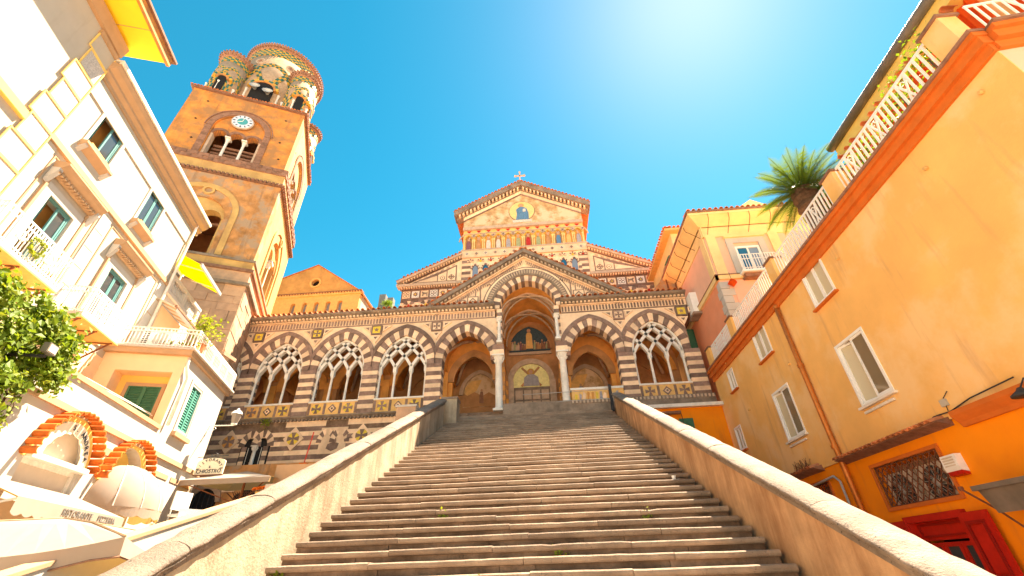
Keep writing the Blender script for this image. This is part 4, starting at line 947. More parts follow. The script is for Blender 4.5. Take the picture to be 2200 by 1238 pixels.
    # corbelled cornice with tile edge
    cn = G().lathe([(r+.02, 0), (r+.1, .06), (r+.1, .14), (r+.18, .24), (r+.2, .34), (r*.9, .5)], (cx, cy, z1), 40).build('cornice', 'brick', d)
    g = G(); m_ = int(2*math.pi*r/.2)
    for i in range(m_):
        a = 2*math.pi*i/m_; g.bar((cx+(r+.05)*math.cos(a), cy+(r+.05)*math.sin(a), z1+.17), (cx+(r+.2)*math.cos(a), cy+(r+.2)*math.sin(a), z1+.17), .09, .1, (0, 0, 1))
    g.build('corbels', 'brick', cn, kind='stuff')
    g = G(); m_ = int(2*math.pi*r/.17)
    for i in range(m_):
        a = 2*math.pi*i/m_; g.tube([(cx+(r+.25)*math.cos(a), cy+(r+.25)*math.sin(a), z1+.36), (cx+(r-.2)*math.cos(a), cy+(r-.2)*math.sin(a), z1+.6)], .06, 5)
    g.build('edge_tiles', 'brick', cn, kind='stuff')
    G().lathe([(r+.2, .36), (r*.75, .85), (r*.35, 1.15), (.02, 1.25)], (cx, cy, z1), 30).build('cupola', 'tile', d, True)
    return d
fa = rad(270)
drum(-3.1, 3.1, 2.5, 25.3, 32.3, 8, 'drum', (fa, rad(0), rad(180)), 2.2)
for cx_, cy_, ops in ((-5.3, .95, (fa+.1,)), (-.95, .95, (fa+.35, rad(0))), (-.95, TW-.95, (rad(-10),)), (-5.3, TW-.95, ())):
    drum(cx_, cy_, .84, 25.3, 29.3, 6, 'turret', ops, 1.55)
G().lathe([(.35, 0), (.3, .3), (.12, .5), (.05, 1.0)], (-3.1, 3.1, 33.5), 10).build('finial', 'rib', bt)
# horn loudspeakers in the drum opening
for i, (dx, dz) in enumerate(((-.42, 1.95), (.4, 1.75))):
    p = Matrix.Rotation(rad(24), 4, 'Z') @ Vector((-3.1+dx, .42, 25.3+dz)); sp = thing('loudspeaker', 'round horn loudspeaker hung in the tower drum opening, %s of two' % ('left' if i == 0 else 'right'), 'loudspeaker', (-14.11+p.x, 16.34+p.y, p.z), rad(24), 'horn loudspeakers in the tower')
    Mx = Matrix.Rotation(rad(75), 4, 'X')
    G(Mx).lathe([(.06, -.35), (.09, -.1), (.18, .05), (.32, .16), (.33, .18), (.26, .1), (.08, 0)], n=18).build('horn', 'metalgrey', sp, True); G(Mx).box(-.02, .02, -.02, .02, -.6, -.3).build('bracket', 'white', sp)
# corbelled capital with column where the tower meets the porch
sc_ = thing('antique_column', 'broken antique column with carved capital built against the tower base', 'column', (-13.75, 16.35, -1.6))
G().lathe([(.25, 0), (.22, .3), (.2, 8.6), (.22, 8.8)], n=14).build('shaft', 'white', sc_, True); G().lathe([(.2, 8.8), (.24, 9.0), (.3, 9.2), (.28, 9.3), (.42, 9.7)], n=10).build('capital', 'towerstone', sc_); G().box(-.42, .42, -.42, .42, 9.7, 9.85).build('abacus', 'towerstone', sc_)
# ---------------------------------------------------------------- chapel behind the porch
ch = thing('chapel', 'plain ochre gabled chapel with oculus and five small arched windows beside the tower', 'building', (0, 25, 0))
ex, exr = -19.6, -12.3
g = G()
ax, az = -15.9, 19.6
wl = [-16.68, -15.83, -14.95, -14.3+.02, -13.6]
wl = [-17.05, -16.2, -15.35, -14.5, -13.65]
for x in wl: archwall(g, x-.425, x+.425, x, 16.2, .17, 0, 0, 14, 16.85, 0, .35, 10)
g.box(ex, wl[0]-.425, 0, .35, 10, 16.85); g.box(wl[-1]+.425, exr, 0, .35, 10, 16.85); g.box(wl[0]-.425, wl[-1]+.425, 0, .35, 10, 14)
g.build('wall', 'ochre', ch)
for x in wl: G().prism(archpoly(x, 16.2, .17, 0, 14), .25, .3).build('window', 'paleglass', ch)
g = G(); n = 20; oc = circ(ax+.1, 18.0, .30, n)
up = [(ex, 17.1), (exr, 17.1)]
# gable above with a round oculus: fan of strips
def topz(x): return az-abs(x-ax)*(.40 if x < ax else .735*.97)
xs = sorted({ex, exr, ax, *[p[0] for p in oc]})
for a, b in zip(xs, xs[1:]):
    za, zb = max(topz(a), 17.1), max(topz(b), 17.1); m = (a+b)/2
    if abs(m-(ax+.1)) < .30:
        f1 = lambda x: math.sqrt(max(0, .09-(x-ax-.1)**2))
        g.prism([(a, 17.1), (b, 17.1), (b, 18-f1(b)), (a, 18-f1(a))], -.03, .35); g.prism([(a, 18+f1(a)), (b, 18+f1(b)), (b, zb), (a, za)], -.03, .35)
    else: g.prism([(a, 17.1), (b, 17.1), (b, zb), (a, za)], -.03, .35)
g.build('gable', 'towerside', ch)
rg = ringquads(G(), ax+.1, 18, .3, 0, 0, .12, -.09, -.02, 16); ringquads(rg, ax+.1, 18, -.3, 0, -.12, 0, -.09, -.02, 16); rg.build('oculus_rim', 'ochre', ch); G().prism(circ(ax+.1, 18, .31), .2, .25).build('oculus', 'black', ch)
G().box(ex, exr+.1, -.12, .3, 16.85, 16.95).build('string_course', 'ochre', ch); G().box(ex, exr+.12, -.16, .3, 17.05, 17.12).build('string_course', 'brick', ch)
g = G(); [g.box(ex+i*.2, ex+.11+i*.2, -.13, -.0, 16.95, 17.05) for i in range(37)]; g.build('brick_teeth', 'ochre', ch, kind='stuff'); G().box(ex, exr, .0, .3, 16.94, 17.06).build('frieze_ground', 'brick', ch)
for P_ in ([(ax, -.1, az+.04), (exr+.15, -.1, topz(exr+.15)+.04), (exr+.15, 12, topz(exr+.15)+.04), (ax, 12, az+.04)], [(ex, -.1, topz(ex)+.04), (ax, -.1, az+.04), (ax, 12, az+.04), (ex, 12, topz(ex)+.04)]): G().add(P_+[(x, y, z-.05) for x, y, z in P_], [(0, 1, 2, 3), (7, 6, 5, 4), (0, 4, 5, 1), (1, 5, 6, 2), (2, 6, 7, 3), (3, 7, 4, 0)]).build('roof_slope', 'tile', ch)
G().box(exr-.3, exr, .35, 12, 10, 16.85).build('side_wall', 'cream', ch)
G().box(exr, exr+.14, .1, 12, 16.85, 16.98).build('eave', 'orange', ch)
# ---------------------------------------------------------------- left side: frame with x along the street, -y towards the stairs
LRZ = rad(107); LM = Matrix.Translation((-7.2, 0, 0)) @ Matrix.Rotation(LRZ, 4, 'Z')
def LW(x, y, z): v = LM @ Vector((x, y, z)); return (v.x, v.y, v.z)
UP = 2.2
def su(u): return -2.105+(u+2.105)*1.1237
def sz(z): return z*1.1237
def frame(g, a, b, c, d, y0, y1, w):
    g.box(a, a+w, y0, y1, c, d); g.box(b-w, b, y0, y1, c, d); g.box(a+w, b-w, y0, y1, c, c+w); g.box(a+w, b-w, y0, y1, d-w, d); return g
def casement(root, a, b, c, d, y, fm, pm='glass', open_leaf=False, w=.055, name='window'):
    g = frame(G(), a, b, c, d, y-.03, y+.04, w); 
    wi = g.build(name, fm, root); mid = (a+b)/2
    for k, (x0, x1) in enumerate(((a+w, mid), (mid, b-w))):
        M_ = None
        if open_leaf and k == 0: M_ = Matrix.Translation((x0, y, 0)) @ Matrix.Rotation(rad(38), 4, 'Z') @ Matrix.Translation((-x0, -y, 0))
        l = frame(G(M_), x0+.004, x1-.004, c+w+.004, d-w-.004, y-.02, y+.02, w*.9).build('casement', fm, wi)
        G(M_).box(x0+w*.8, x1-w*.8, y-.004, y+.006, c+w*1.6, d-w*1.6).build('pane', pm, l)
    return wi
# -- white townhouse
X0, X1, ZR = 6.6, 13.16, 11.75
th = thing('white_townhouse', 'white stucco townhouse with peach mouldings, teal windows and iron balconies', 'building', LW(0, 0, 0), LRZ)
wins = [(su(6.42), su(7.27), sz(8.70), sz(9.90)), (su(8.94), su(9.72), sz(8.54), sz(9.76))]
doors = [(su(6.56), su(7.33), sz(5.45), sz(7.10)), (su(9.1), su(9.87), sz(5.45), sz(7.0))]
g = G(); wallgrid(g, X0, X1, -1.6, ZR+.5, wins+doors, UP, .3); hull(g, X0, X1, UP, UP+7, -1.6, ZR+.5); g.build('wall', 'cream', th)
G().box(X0+.1, X1-.1, UP+.45, UP+.5, 2, 11.5).build('room_wall', 'inner', th)
for i, (a, b, c, d) in enumerate(wins):
    wi = casement(th, a, b, c, d, UP+.05, 'bluegreen', 'glass', i == 0)
    frame(G(), a-.1, b+.1, c-.1, d+.1, UP-.03, UP+.001, .1).build('surround', 'whiteplaster', wi)
    G().side([(UP-.17, c-.05), (UP-.17, c-.12), (UP, c-.28), (UP, c-.05)], a-.12, b+.12).build('sill', 'peach', wi)
    for x in (a-.1, b-.02): G().side([(UP-.14, c-.12), (UP-.14, c-.18), (UP, c-.38), (UP, c-.12)], x, x+.12).build('bracket', 'whiteplaster', wi)
    G().box(a+.04, b-.04, UP-.15, UP-.05, c-.05, c+.03).build('flower_box', 'ochre', wi)
for i, (a, b, c, d) in enumerate(doors):
    wi = casement(th, a, b, c, d, UP+.06, 'bluegreen', 'glass', i == 0, name='balcony_door')
    frame(G(), a-.26, b+.26, c-.3, d+.22, UP-.035, UP+.001, .24).build('surround', 'whiteplaster', wi)
    for x in (a-.34, b+.28): G().box(x, x+.07, UP-.06, UP+.001, c-.3, d+.35).build('pilaster_strip', 'peach', wi)
    hd = G().side([(UP-.02, d+.38), (UP-.08, d+.40), (UP-.28, d+.6), (UP-.32, d+.66), (UP-.32, d+.71), (UP, d+.76)], a-.42, b+.42).build('hood', 'peach', wi)
    g = G(); [g.box(a-.4+k*.12, a-.33+k*.12, UP-.2, UP-.08, d+.40, d+.47) for k in range(int((b-a+.8)/.12))]; g.build('hood_dentils', 'peach', hd, kind='stuff')
    for x in (a-.44, b+.32): G().side([(UP-.02, d+.1), (UP-.05, d+.1), (UP-.2, d+.44), (UP-.2, d+.52), (UP-.02, d+.52)], x, x+.12).build('hood_bracket', 'whiteplaster', wi)
# string course, cornice, mouldings and panel lines
for z0, z1, p, m in ((8.93, 9.03, .09, 'peach'), (9.05, 9.12, .05, 'peach')): G().box(X0, X1+.04, UP-p, UP+.01, z0, z1).build('string_course', m, th)
co = G().side([(UP, 11.5), (UP-.05, 11.5), (UP-.05, 11.6), (UP-.14, 11.68), (UP-.14, 11.76), (UP-.27, 11.86), (UP-.32, 11.96), (UP-.32, 12.02), (UP, 12.1)], X0, X1+.3).build('cornice', 'peach', th)
G().box(X0, X1+.32, UP-.37, UP-.26, 12.03, 12.14).build('gutter', 'white', th); G().box(X0, X1+.34, UP-.33, UP+7, 12.142, 12.2).build('roof_slab', 'white', th)
G().box(X0, X1, UP-.035, UP+.001, 10.85, 11.35).build('cornice_frieze', 'cream', th)
for x in (X0+.02, su(7.95), X1-.42): G().box(x, x+.4, UP-.03, UP+.001, 3.8, 8.92).build('pilaster', 'whiteplaster', th)
for k in range(8):
    for x in (su(7.95), X1-.42): G().box(x+.02, x+.38, UP-.034, UP-.029, 4.2+k*.58, 4.225+k*.58).build('pilaster_joint', 'peach', th)
frame(G(), X0+.5, su(7.9), 4.2, 8.8, UP-.02, UP+.001, .04).build('wall_panel', 'peach', th)
frame(G(), su(8.4), X1-.55, 4.2, 8.8, UP-.02, UP+.001, .04).build('wall_panel', 'peach', th)
G().tube([(X1-.05, UP-.1, 12), (X1-.03, UP-.1, 9.6), (X1+.0, UP-.1, 4)], .045, 8).build('drainpipe', 'white', th)
# peach underside storey below the balconies
G().box(X0, X1, UP-.025, UP+.001, 3.3, 5.6).build('lower_facade', 'peachlight', th)
# -- balconies
def balcony(x0, x1, yo, zf, h, parent, bracket=True):
    yi = UP
    b = G().box(x0, x1, yo, yi, zf-.1, zf).build('balcony', 'whiteplaster', parent)
    G().box(x0-.02, x1+.02, yo-.02, yi, zf-.135, zf-.1).build('balcony_soffit', 'ochre', b)
    r = G()
    for z in (zf+.06, zf+h-.14, zf+h): r.box(x0, x1, yo+.01, yo+.035, z-.015, z+.015); [r.box(x, x+.025, yo+.01, yi, z-.015, z+.015) for x in (x0, x1-.025)]
    n = int((x1-x0)/.085)
    for k in range(n+1):
        x = x0+(x1-x0-.02)*k/n
        w = .022 if k % 6 else .035; r.box(x, x+w, yo+.012, yo+.032, zf, zf+h)
    for k in range(9): 
        y = yo+(yi-yo)*k/9
        for x in (x0, x1-.02): r.box(x, x+.018, y, y+.018, zf, zf+h)
    # scrolls in the centre panel
    for cx in (x0+(x1-x0)*.3, x0+(x1-x0)*.7):
        for s in (-1, 1):
            r.tube([(cx+s*(.05+.11*math.cos(a)*(1-a/12)), yo+.005, zf+h*.48+.16*math.sin(a)*(1-a/12)) for a in [j*.5 for j in range(14)]], .011, 4)
    r.build('railing', 'whitepaint', b)
    if bracket:
        for x in (x0+.12, (x0+x1)/2, x1-.12):
            k = G(); k.bar((x, yi, zf-.75), (x, yo+.1, zf-.15), .035, .035); k.bar((x, yi-.01, zf-.85), (x, yi-.01, zf-.13), .035, .03, (1, 0, 0)); k.bar((x, yi, zf-.15), (x, yo+.05, zf-.15), .03, .03, (1, 0, 0))
            k.tube([(x, yi-.25+.12*math.cos(a)*(1-a/10), zf-.42+.12*math.sin(a)*(1-a/10)) for a in [j*.5 for j in range(13)]], .015, 4)
            k.build('bracket', 'rust', b)
    return b
bo = 1.45; qb = lambda u: -2.105+(u+2.105)*1.031
b1 = balcony(qb(6.0), qb(8.05), bo, 5.82, .75, th); b2 = balcony(qb(9.05), qb(10.7), bo, 5.80, .72, th)
# plant pots on the first balcony
for i, x in enumerate((8.0, 8.3)):
    p = thing('flower_pot', 'small terracotta pot on the upper iron balcony, %s of two' % ('nearer' if i == 0 else 'farther'), 'pot', LW(x-.2, bo+.16, 5.82), LRZ, 'pots on the balcony')
    G().lathe([(.06, 0), (.09, .14), (.1, .16)], n=10).build('pot', 'clay', p); leaves(G(), 40, lambda: ((R.gauss(0, .06), R.gauss(0, .06), .2+abs(R.gauss(0, .06))), (0, 0, 1)), .06).build('leaves', 'leaf2', p)
w_ = thing('wreath', 'yellow green wreath tied to the upper balcony railing', 'wreath', LW(7.3, bo-.04, 6.18), LRZ)
leaves(G(), 160, lambda: (lambda a: ((.17*math.cos(a)+R.gauss(0, .025), R.gauss(0, .02), .17*math.sin(a)+R.gauss(0, .025)), (0, -1, 0)))(R.uniform(0, 6.28)), .07).build('leaves', 'leaf2', w_)
# -- quoined house nearer the camera
qh = thing('quoined_house', 'cream house with rough grey quoin panels and a deep yellow eave', 'building', LW(0, 0, 0), LRZ)
g = G(); g.add([(-9, UP-.06, -1.6), (X0, UP-.06, -1.6), (X0, UP-.06, 12.9), (-9, UP-.06, 12.9)], [(0, 1, 2, 3)]); hull(g, -9, X0, UP-.06, UP+7, -1.6, 12.9); g.build('wall', 'cream', qh)
for z0, z1, p in ((8.62, 8.76, .1), (8.80, 8.86, .06)): G().box(-9, X0-.66, UP-.06-p, UP-.05, z0, z1).build('string_course', 'softyellow', qh)
z, k = 3.7, 0
while z < 12.1:
    x0 = X0-.62 if k % 2 else X0-.72
    q = G().box(x0, X0+.02, UP-.10, UP-.05, z, z+.62).build('quoin', 'grit' if k % 2 else 'cream', qh); frame(G(), x0-.03, X0+.05, z-.02, z+.64, UP-.12, UP-.099, .035).build('quoin_edge', 'softyellow', q)
    z += .66; k += 1
G().box(X0-.75, X0+.06, UP-.14, UP-.05, 12.15, 12.3).build('quoin_cap', 'peach', qh)
G().side([(UP-.06, 12.35), (UP-.16, 12.35), (UP-.2, 12.75), (UP-.06, 12.9)], -9, X0+.05).build('eave_moulding', 'peach', qh)
ev = G().box(-9, X0+.35, UP-.95, UP+.3, 12.9, 13.05).build('eave', 'yellow', qh); G().box(-9, X0+.42, UP-1.02, UP-.94, 12.86, 13.12).build('fascia', 'orange', qh); G().box(-9, X0+.5, UP-1.1, UP+7, 13.12, 13.2).build('roof_edge', 'brick', qh)
for x in range(-2, 7, 2): G().box(x-.01, x+.0, UP-.94, UP-.06, 12.885, 12.899).build('soffit_joint', 'peach', ev)
# -- restaurant wing: low wall with arched windows, terrace block with railings
rw = thing('restaurant_wing', 'low white restaurant wing with tiled arches and a railed roof terrace', 'building', LW(0, 0, 0), LRZ)
XE = 15.46
def a1(x): return x
G2 = G(); ZP = 3.72
ops = [(7.95, 9.62, .9, 2.05), (10.35, 12.1, -1.5, 2.0)]
wallgrid(G2, -4, XE, -1.6, 2.05, ops, 0, .3)
for xa, xb, cx, hw in ((7.6, 9.97, 8.785, .835), (9.97, 12.5, 11.225, .875)): archwall(G2, xa, xb, cx, 2.05, hw, 0, 0, 2.05, ZP-.1, 0, .3)
G2.box(-4, 7.6, 0, .3, 2.05, ZP-.1); G2.box(12.5, XE, 0, .3, 2.05, ZP-.1); G2.build('wall', 'whiteplaster', rw)
G().box(-4, 12.0, -.05, .32, ZP-.1, ZP).build('parapet_coping', 'peach', rw); G().box(-4, XE+.03, -.07, .0, 2.98, 3.1).build('ledge', 'peach', rw)
for x0, x1 in ((9.75, 10.4), (12.55, 13.5), (13.7, 15.2)): G().box(x0, x1, -.02, .0, 2.55, 2.7 if x0 < 12 else 2.68).build('ledge_panel', 'peach', rw)
G().box(-4, 12.0, .3, UP, 3.25, 3.35).build('terrace_floor', 'peach', rw)
# block
g = G(); shw = (12.86, 13.64, 3.86, 5.28)
wallgrid(g, 12.0, XE, ZP-.1, 5.82, [shw], 0.001, .15); g.build('block_wall', 'whiteplaster', rw)
g = G()
Mf = Matrix.Translation((12.0, 0, 0)) @ Matrix.Rotation(rad(-90), 4, 'Z')      # face looking back at the camera; x' from -2.2 to 0
wallgrid(g, -UP, -.001, 3.3, 5.82, [(-1.75, -.25, 3.4, 5.3)], 0, .45); g2 = G(Mf); g2.add(g.v, g.f); g2.build('block_front_wall', 'peachlight', rw)
G(Mf).box(-1.75, -.25, .44, .46, 3.4, 5.3).build('recess_wall', 'softyellow', rw)
G().box(XE-.2, XE, .16, UP, -1.6, 5.82).build('block_end_wall', 'whiteplaster', rw); G().box(12.1, XE-.2, UP-.1, UP-.01, 3, 5.82).build('block_back_wall', 'whiteplaster', rw)
slab = G().box(11.85, XE+.12, -.12, UP-.002, 5.82, 5.98).build('terrace_slab', 'peach', rw); G().box(11.78, XE+.2, -.2, UP-.003, 5.98, 6.03).build('terrace_slab_edge', 'whiteplaster', slab)
# louvred shutters
def shutter(M_, a, b, c, d, y, m, par, n=16):
    g = frame(G(M_), a, b, c, d, y-.025, y+.02, .05); h = (d-c-.1)/n
    for i in range(n):
        z = c+.05+i*h; g.add([(a+.05, y-.018, z), (b-.05, y-.018, z), (b-.05, y+.012, z+h*.85), (a+.05, y+.012, z+h*.85), (a+.05, y+.012, z), (b-.05, y+.012, z)], [(0, 1, 2, 3), (0, 4, 5, 1)])
    g.add([(a+.05, y+.015, c+.05), (b-.05, y+.015, c+.05), (b-.05, y+.015, d-.05), (a+.05, y+.015, d-.05)], [(0, 1, 2, 3)])
    return g.build('shutter', m, par)
swn = frame(G(), *shw, -.02, .1, .05).build('shuttered_window', 'whiteplaster', rw); 
for a, b in ((12.9, 13.25), (13.25, 13.6)): shutter(None, a, b, 3.9, 5.24, .03, 'greenshut', swn)
frame(G(), 12.74, 13.76, 3.74, 5.4, -.03, .004, .1).build('surround', 'whiteplaster', swn); G().box(12.7, 13.8, -.12, .0, 3.66, 3.78).build('sill', 'peach', swn)
sw2 = frame(G(Mf), -1.52, -.45, 3.5, 5.06, .36, .44, .1).build('shuttered_window', 'peach', rw)
for a, b in ((-1.42, -.985), (-.985, -.55)): shutter(Mf, a, b, 3.55, 4.98, .40, 'darkgreen', sw2, 18)
# railings on the terrace block
def railing(pts, z0, h, m, par, sp=.1):
    r = G()
    for p, q in zip(pts, pts[1:]):
        L_ = math.hypot(q[0]-p[0], q[1]-p[1])
        for z in (z0+.06, z0+h-.12, z0+h): r.bar((*p, z), (*q, z), .03, .03, (0, 0, 1))
        n = max(2, int(L_/sp))
        for k in range(n+1):
            x, y = p[0]+(q[0]-p[0])*k/n, p[1]+(q[1]-p[1])*k/n; r.bar((x, y, z0), (x, y, z0+h), .03 if k % 7 == 0 else .017, .03 if k % 7 == 0 else .017)
    return r.build('railing', m, par)
railing([(11.85, UP-.1), (11.85, -.12), (XE+.1, -.12)], 6.03, .62, 'whitepaint', rw)
G().tube([(12.02, -.02, 5.8), (12.0, -.06, 5.5), (12.25, -.08, 5.2), (12.2, -.08, 3.8)], .045, 7).build('drainpipe', 'white', rw, True)
# arched windows with barrel tiles
for idx, (cx, hw) in enumerate(((8.785, .835), (11.225, .875))):
    ah = ringquads(G(), cx, 2.05, hw, 0, 0, .12, -.05, .0, 20).build('arch_moulding', 'softyellow', rw)
    n = 19
    for i in range(n):
        a = math.pi*(i+.5)/n; d_ = (math.cos(math.pi-a), math.sin(math.pi-a))
        p = Vector((cx+d_[0]*(hw+.13), -.0, 2.05+d_[1]*(hw+.13)))
        ln = .27; rr = .068; vs = []
        rot = Matrix.Translation(p) @ Matrix.Rotation(-(a-math.pi/2)*-1, 4, 'Y')
        k_ = 6
        for yy, r_ in ((0, rr), (-ln, rr*1.12)): vs += [(r_*math.cos(math.pi*j/k_), yy, r_*math.sin(math.pi*j/k_)) for j in range(k_+1)]+[(r_*.7*math.cos(math.pi*j/k_), yy, r_*.7*math.sin(math.pi*j/k_)) for j in range(k_, -1, -1)]
        q_ = 2*(k_+1); g = G(rot); g.add(vs, [(j, (j+1) % q_, (j+1) % q_+q_, j+q_) for j in range(q_)]+[tuple(range(q_)), tuple(range(q_, 2*q_))[::-1]]); g.build('hood_tile', 'orangetile', ah)
wi = frame(G(), 7.95, 9.62, .95, 2.03, .06, .16, .07).build('arched_window', 'white', rw); G().box(8.0, 9.57, .1, .12, 1.0, 1.98).build('pane', 'buff', wi)
G().prism(archpoly(8.785, 2.05, .83, 0, 2.05), .14, .18).build('lunette_blind', 'buff', wi); G().box(7.9, 9.67, -.16, .2, 2.03, 2.12).build('transom_shelf', 'white', wi); G().box(7.8, 9.8, -.12, .1, .82, .95).build('sill', 'softyellow', wi)
G().box(10.35, 12.1, .28, .3, -1.5, 2.9).build('doorway', 'softyellow', rw)
# lettered scalloped valance inside the first arch
vl = thing('arch_valance', 'small scalloped cream valance lettered S. ANDREA under the tiled arch', 'awning', LW(8.785, -.06, 2.05), LRZ)
g = G(); n = 22
for i in range(n):
    t0, t1 = i/n, (i+1)/n; sc0 = .04*abs(math.sin(t0*math.pi*8)); sc1 = .04*abs(math.sin(t1*math.pi*8))
    q = [arc(0, 0, .82, 0, 0, t0), arc(0, 0, .82, 0, 0, t1), arc(0, 0, .62-sc1, 0, 0, t1), arc(0, 0, .62-sc0, 0, 0, t0)]
    g.prism(q, -.02, .0)
g.build('cloth', 'sign', vl)
def arc_text(txt, r, a0, a1, size, m, par, M0=None, y=-.03):
    g = G()
    for i, ch_ in enumerate(txt):
        if ch_ == ' ': continue
        a = a0+(a1-a0)*i/(len(txt)-1); vs, fs = glyphs(ch_, size)
        M_ = (M0 or Matrix.Identity(4)) @ Matrix.Translation((r*math.cos(a), y, r*math.sin(a))) @ Matrix.Rotation(-(a-math.pi/2), 4, 'Y')
        g.add([tuple(M_ @ Vector(v)) for v in vs], fs)
    return g.build('lettering', m, par)
arc_text('S. ANDREA', .665, rad(96), rad(20), .15, 'ink', vl)
# dome awning over the second arch
da = thing('dome_awning', 'white half-dome awning with scalloped valance over the second tiled arch', 'awning', LW(11.2, -.02, 1.5), LRZ)
g = G(); nu, nv_ = 48, 12; vs = []
for i in range(nu+1):
    a = math.pi+math.pi*i/nu
    for j in range(nv_+1):
        b = math.pi/2*j/nv_; bul = 1+.012*abs(math.sin(i*math.pi/8))
        vs.append((1.05*math.cos(a)*math.cos(b)*bul, 1.05*math.sin(a)*math.cos(b)*bul, 1.0*math.sin(b)))
g.add(vs, [(i*(nv_+1)+j, (i+1)*(nv_+1)+j, (i+1)*(nv_+1)+j+1, i*(nv_+1)+j+1) for i in range(nu) for j in range(nv_)]); g.build('canopy', 'canvas', da, True)
g = G()
for i in range(36):
    a, b = math.pi+math.pi*i/36, math.pi+math.pi*(i+1)/36; s0, s1 = -.16-.05*abs(math.sin(i*math.pi/4)), -.16-.05*abs(math.sin((i+1)*math.pi/4))
    g.add([(1.055*math.cos(a), 1.055*math.sin(a), 0), (1.055*math.cos(b), 1.055*math.sin(b), 0), (1.055*math.cos(b), 1.055*math.sin(b), s1), (1.055*math.cos(a), 1.055*math.sin(a), s0)], [(0, 1, 2, 3)])
g.build('valance', 'canvas', da)
for i in range(1, 6):
    a = math.pi+math.pi*i/6; G().tube([(1.056*math.cos(a)*math.cos(b), 1.056*math.sin(a)*math.cos(b), 1.005*math.sin(b)) for b in [math.pi/2*j/8 for j in range(9)]], .012, 5).build('rib', 'white', da)
g = G()
for i, ch_ in enumerate('DAL'):
    a = rad(-44+i*7); vs, fs = glyphs(ch_, .15); M_ = Matrix.Translation((1.075*math.cos(a), 1.075*math.sin(a), -.14)) @ Matrix.Rotation(a+math.pi/2, 4, 'Z'); g.add([tuple(M_ @ Vector(v)) for v in vs], fs)
g.build('lettering', 'greyink', da)
# clear rain curtain below the dome
rc = thing('clear_curtain', 'rumpled translucent plastic curtain hanging below the dome awning', 'curtain', LW(11.9, -.75, -1.6), LRZ)
vs = []; n = 30
for i in range(n+1):
    for j in range(7): vs.append((i/n*.9, .06*math.sin(i*1.3+j*.4)+.02*R.gauss(0, 1), 2.9*j/6))
m = bpy.data.materials.new('clear_plastic'); m.use_nodes = True; b_ = m.node_tree.nodes['Principled BSDF']; b_.inputs['Base Color'].default_value = (.85, .75, .68, 1); b_.inputs['Roughness'].default_value = .25; b_.inputs['Alpha'].default_value = .55
G().add(vs, [(i*7+j, (i+1)*7+j, (i+1)*7+j+1, i*7+j+1) for i in range(n) for j in range(6)]).build('sheet', m, rc, True)
# -- restaurant awnings
aw = thing('lettered_awning', 'white sloping awning with scalloped valance lettered RISTORANTE PIZZERIA', 'awning', LW(8.55, 0, 0), LRZ)
g = G(); g.add([(-1.75, -.02, 1.62), (1.25, -.02, 1.62), (1.5, -1.0, 1.22), (-1.75, -1.0, 1.22), (-1.75, -.02, 1.60), (1.25, -.02, 1.60), (1.5, -1.0, 1.20), (-1.75, -1.0, 1.20)], [(0, 3, 2, 1), (4, 5, 6, 7), (0, 1, 5, 4), (1, 2, 6, 5)]); g.build('canopy', 'canvas', aw)
g = G(); n = 52
for i in range(n):
    x0, x1 = -1.75+3.25*i/n, -1.75+3.25*(i+1)/n; f_ = lambda x: 1.0-.045*abs(math.sin((x+1.75)*math.pi/.25))
    g.add([(x0, -1.005, 1.22), (x1, -1.005, 1.22), (x1, -1.005, f_(x1)), (x0, -1.005, f_(x0))], [(3, 2, 1, 0)])
g.build('valance', 'canvas', aw)
for w_x, w_s in ((-.12, 'RISTORANTE'), (.84, 'PIZZERIA')): vs, fs = glyphs(w_s, .155); G(Matrix.Translation((w_x, -1.015, 1.075))).add(vs, fs).build('lettering', 'greyink', aw)
for x in (-1.7, 1.4): G().bar((x, -1.0, 1.2), (x, 0, .95), .03, .03).build('arm', 'white', aw)
um = thing('market_umbrella', 'big cream square parasol with drooping edge in front of the pizzeria', 'parasol', LW(6.2, -2.1, -1.6), LRZ)
g = G(); s_ = 1.65; n = 12; vs = [(0, 0, 2.44)]; per = []
for k in range(4):
    for i in range(n):
        t = i/n*2-1; c_, d_ = [((t, -1)), ((1, t)), ((-t, 1)), ((-1, -t))][k]; sag = -.20*(1-t*t); per.append((c_*s_, d_*s_, 2.08+sag))
vs += [(x*.5, y*.5, 2.30) for x, y, z in per]+per+[(x*1.02, y*1.02, z-.2+.03*math.sin(i*1.1)) for i, (x, y, z) in enumerate(per)]
N_ = len(per); fs = [(0, 1+i, 1+(i+1) % N_) for i in range(N_)]
for q in (0, 1): fs += [(1+q*N_+i, 1+(q+1)*N_+i, 1+(q+1)*N_+(i+1) % N_, 1+q*N_+(i+1) % N_) for i in range(N_)]
G().add(vs, fs).build('canopy', 'canvas', um); G().tube([(0, 0, 0), (0, 0, 2.42)], .03, 8).build('pole', 'bark', um)
for k in range(4): G().bar((0, 0, 2.38), ((1, -1, -1, 1)[k]*s_*.98, (1, 1, -1, -1)[k]*s_*.98, 2.06), .025, .02).build('rib', 'bark', um)
G().box(-.3, .3, -.3, .3, 0, .08).build('base', 'iron', um)
low = [(x*1.022, y*1.022, z-.2+.03*math.sin(i*1.1)) for i, (x, y, z) in enumerate(per)]; G().tube(low+low[:1], .012, 4).build('edge_piping', 'brick', um)
for k in range(4): G().tube([(0, 0, 2.445), ((1, -1, -1, 1)[k]*s_*.5, (1, 1, -1, -1)[k]*s_*.5, 2.31), ((1, -1, -1, 1)[k]*s_, (1, 1, -1, -1)[k]*s_, 2.085)], .012, 4).build('seam', 'peach', um)
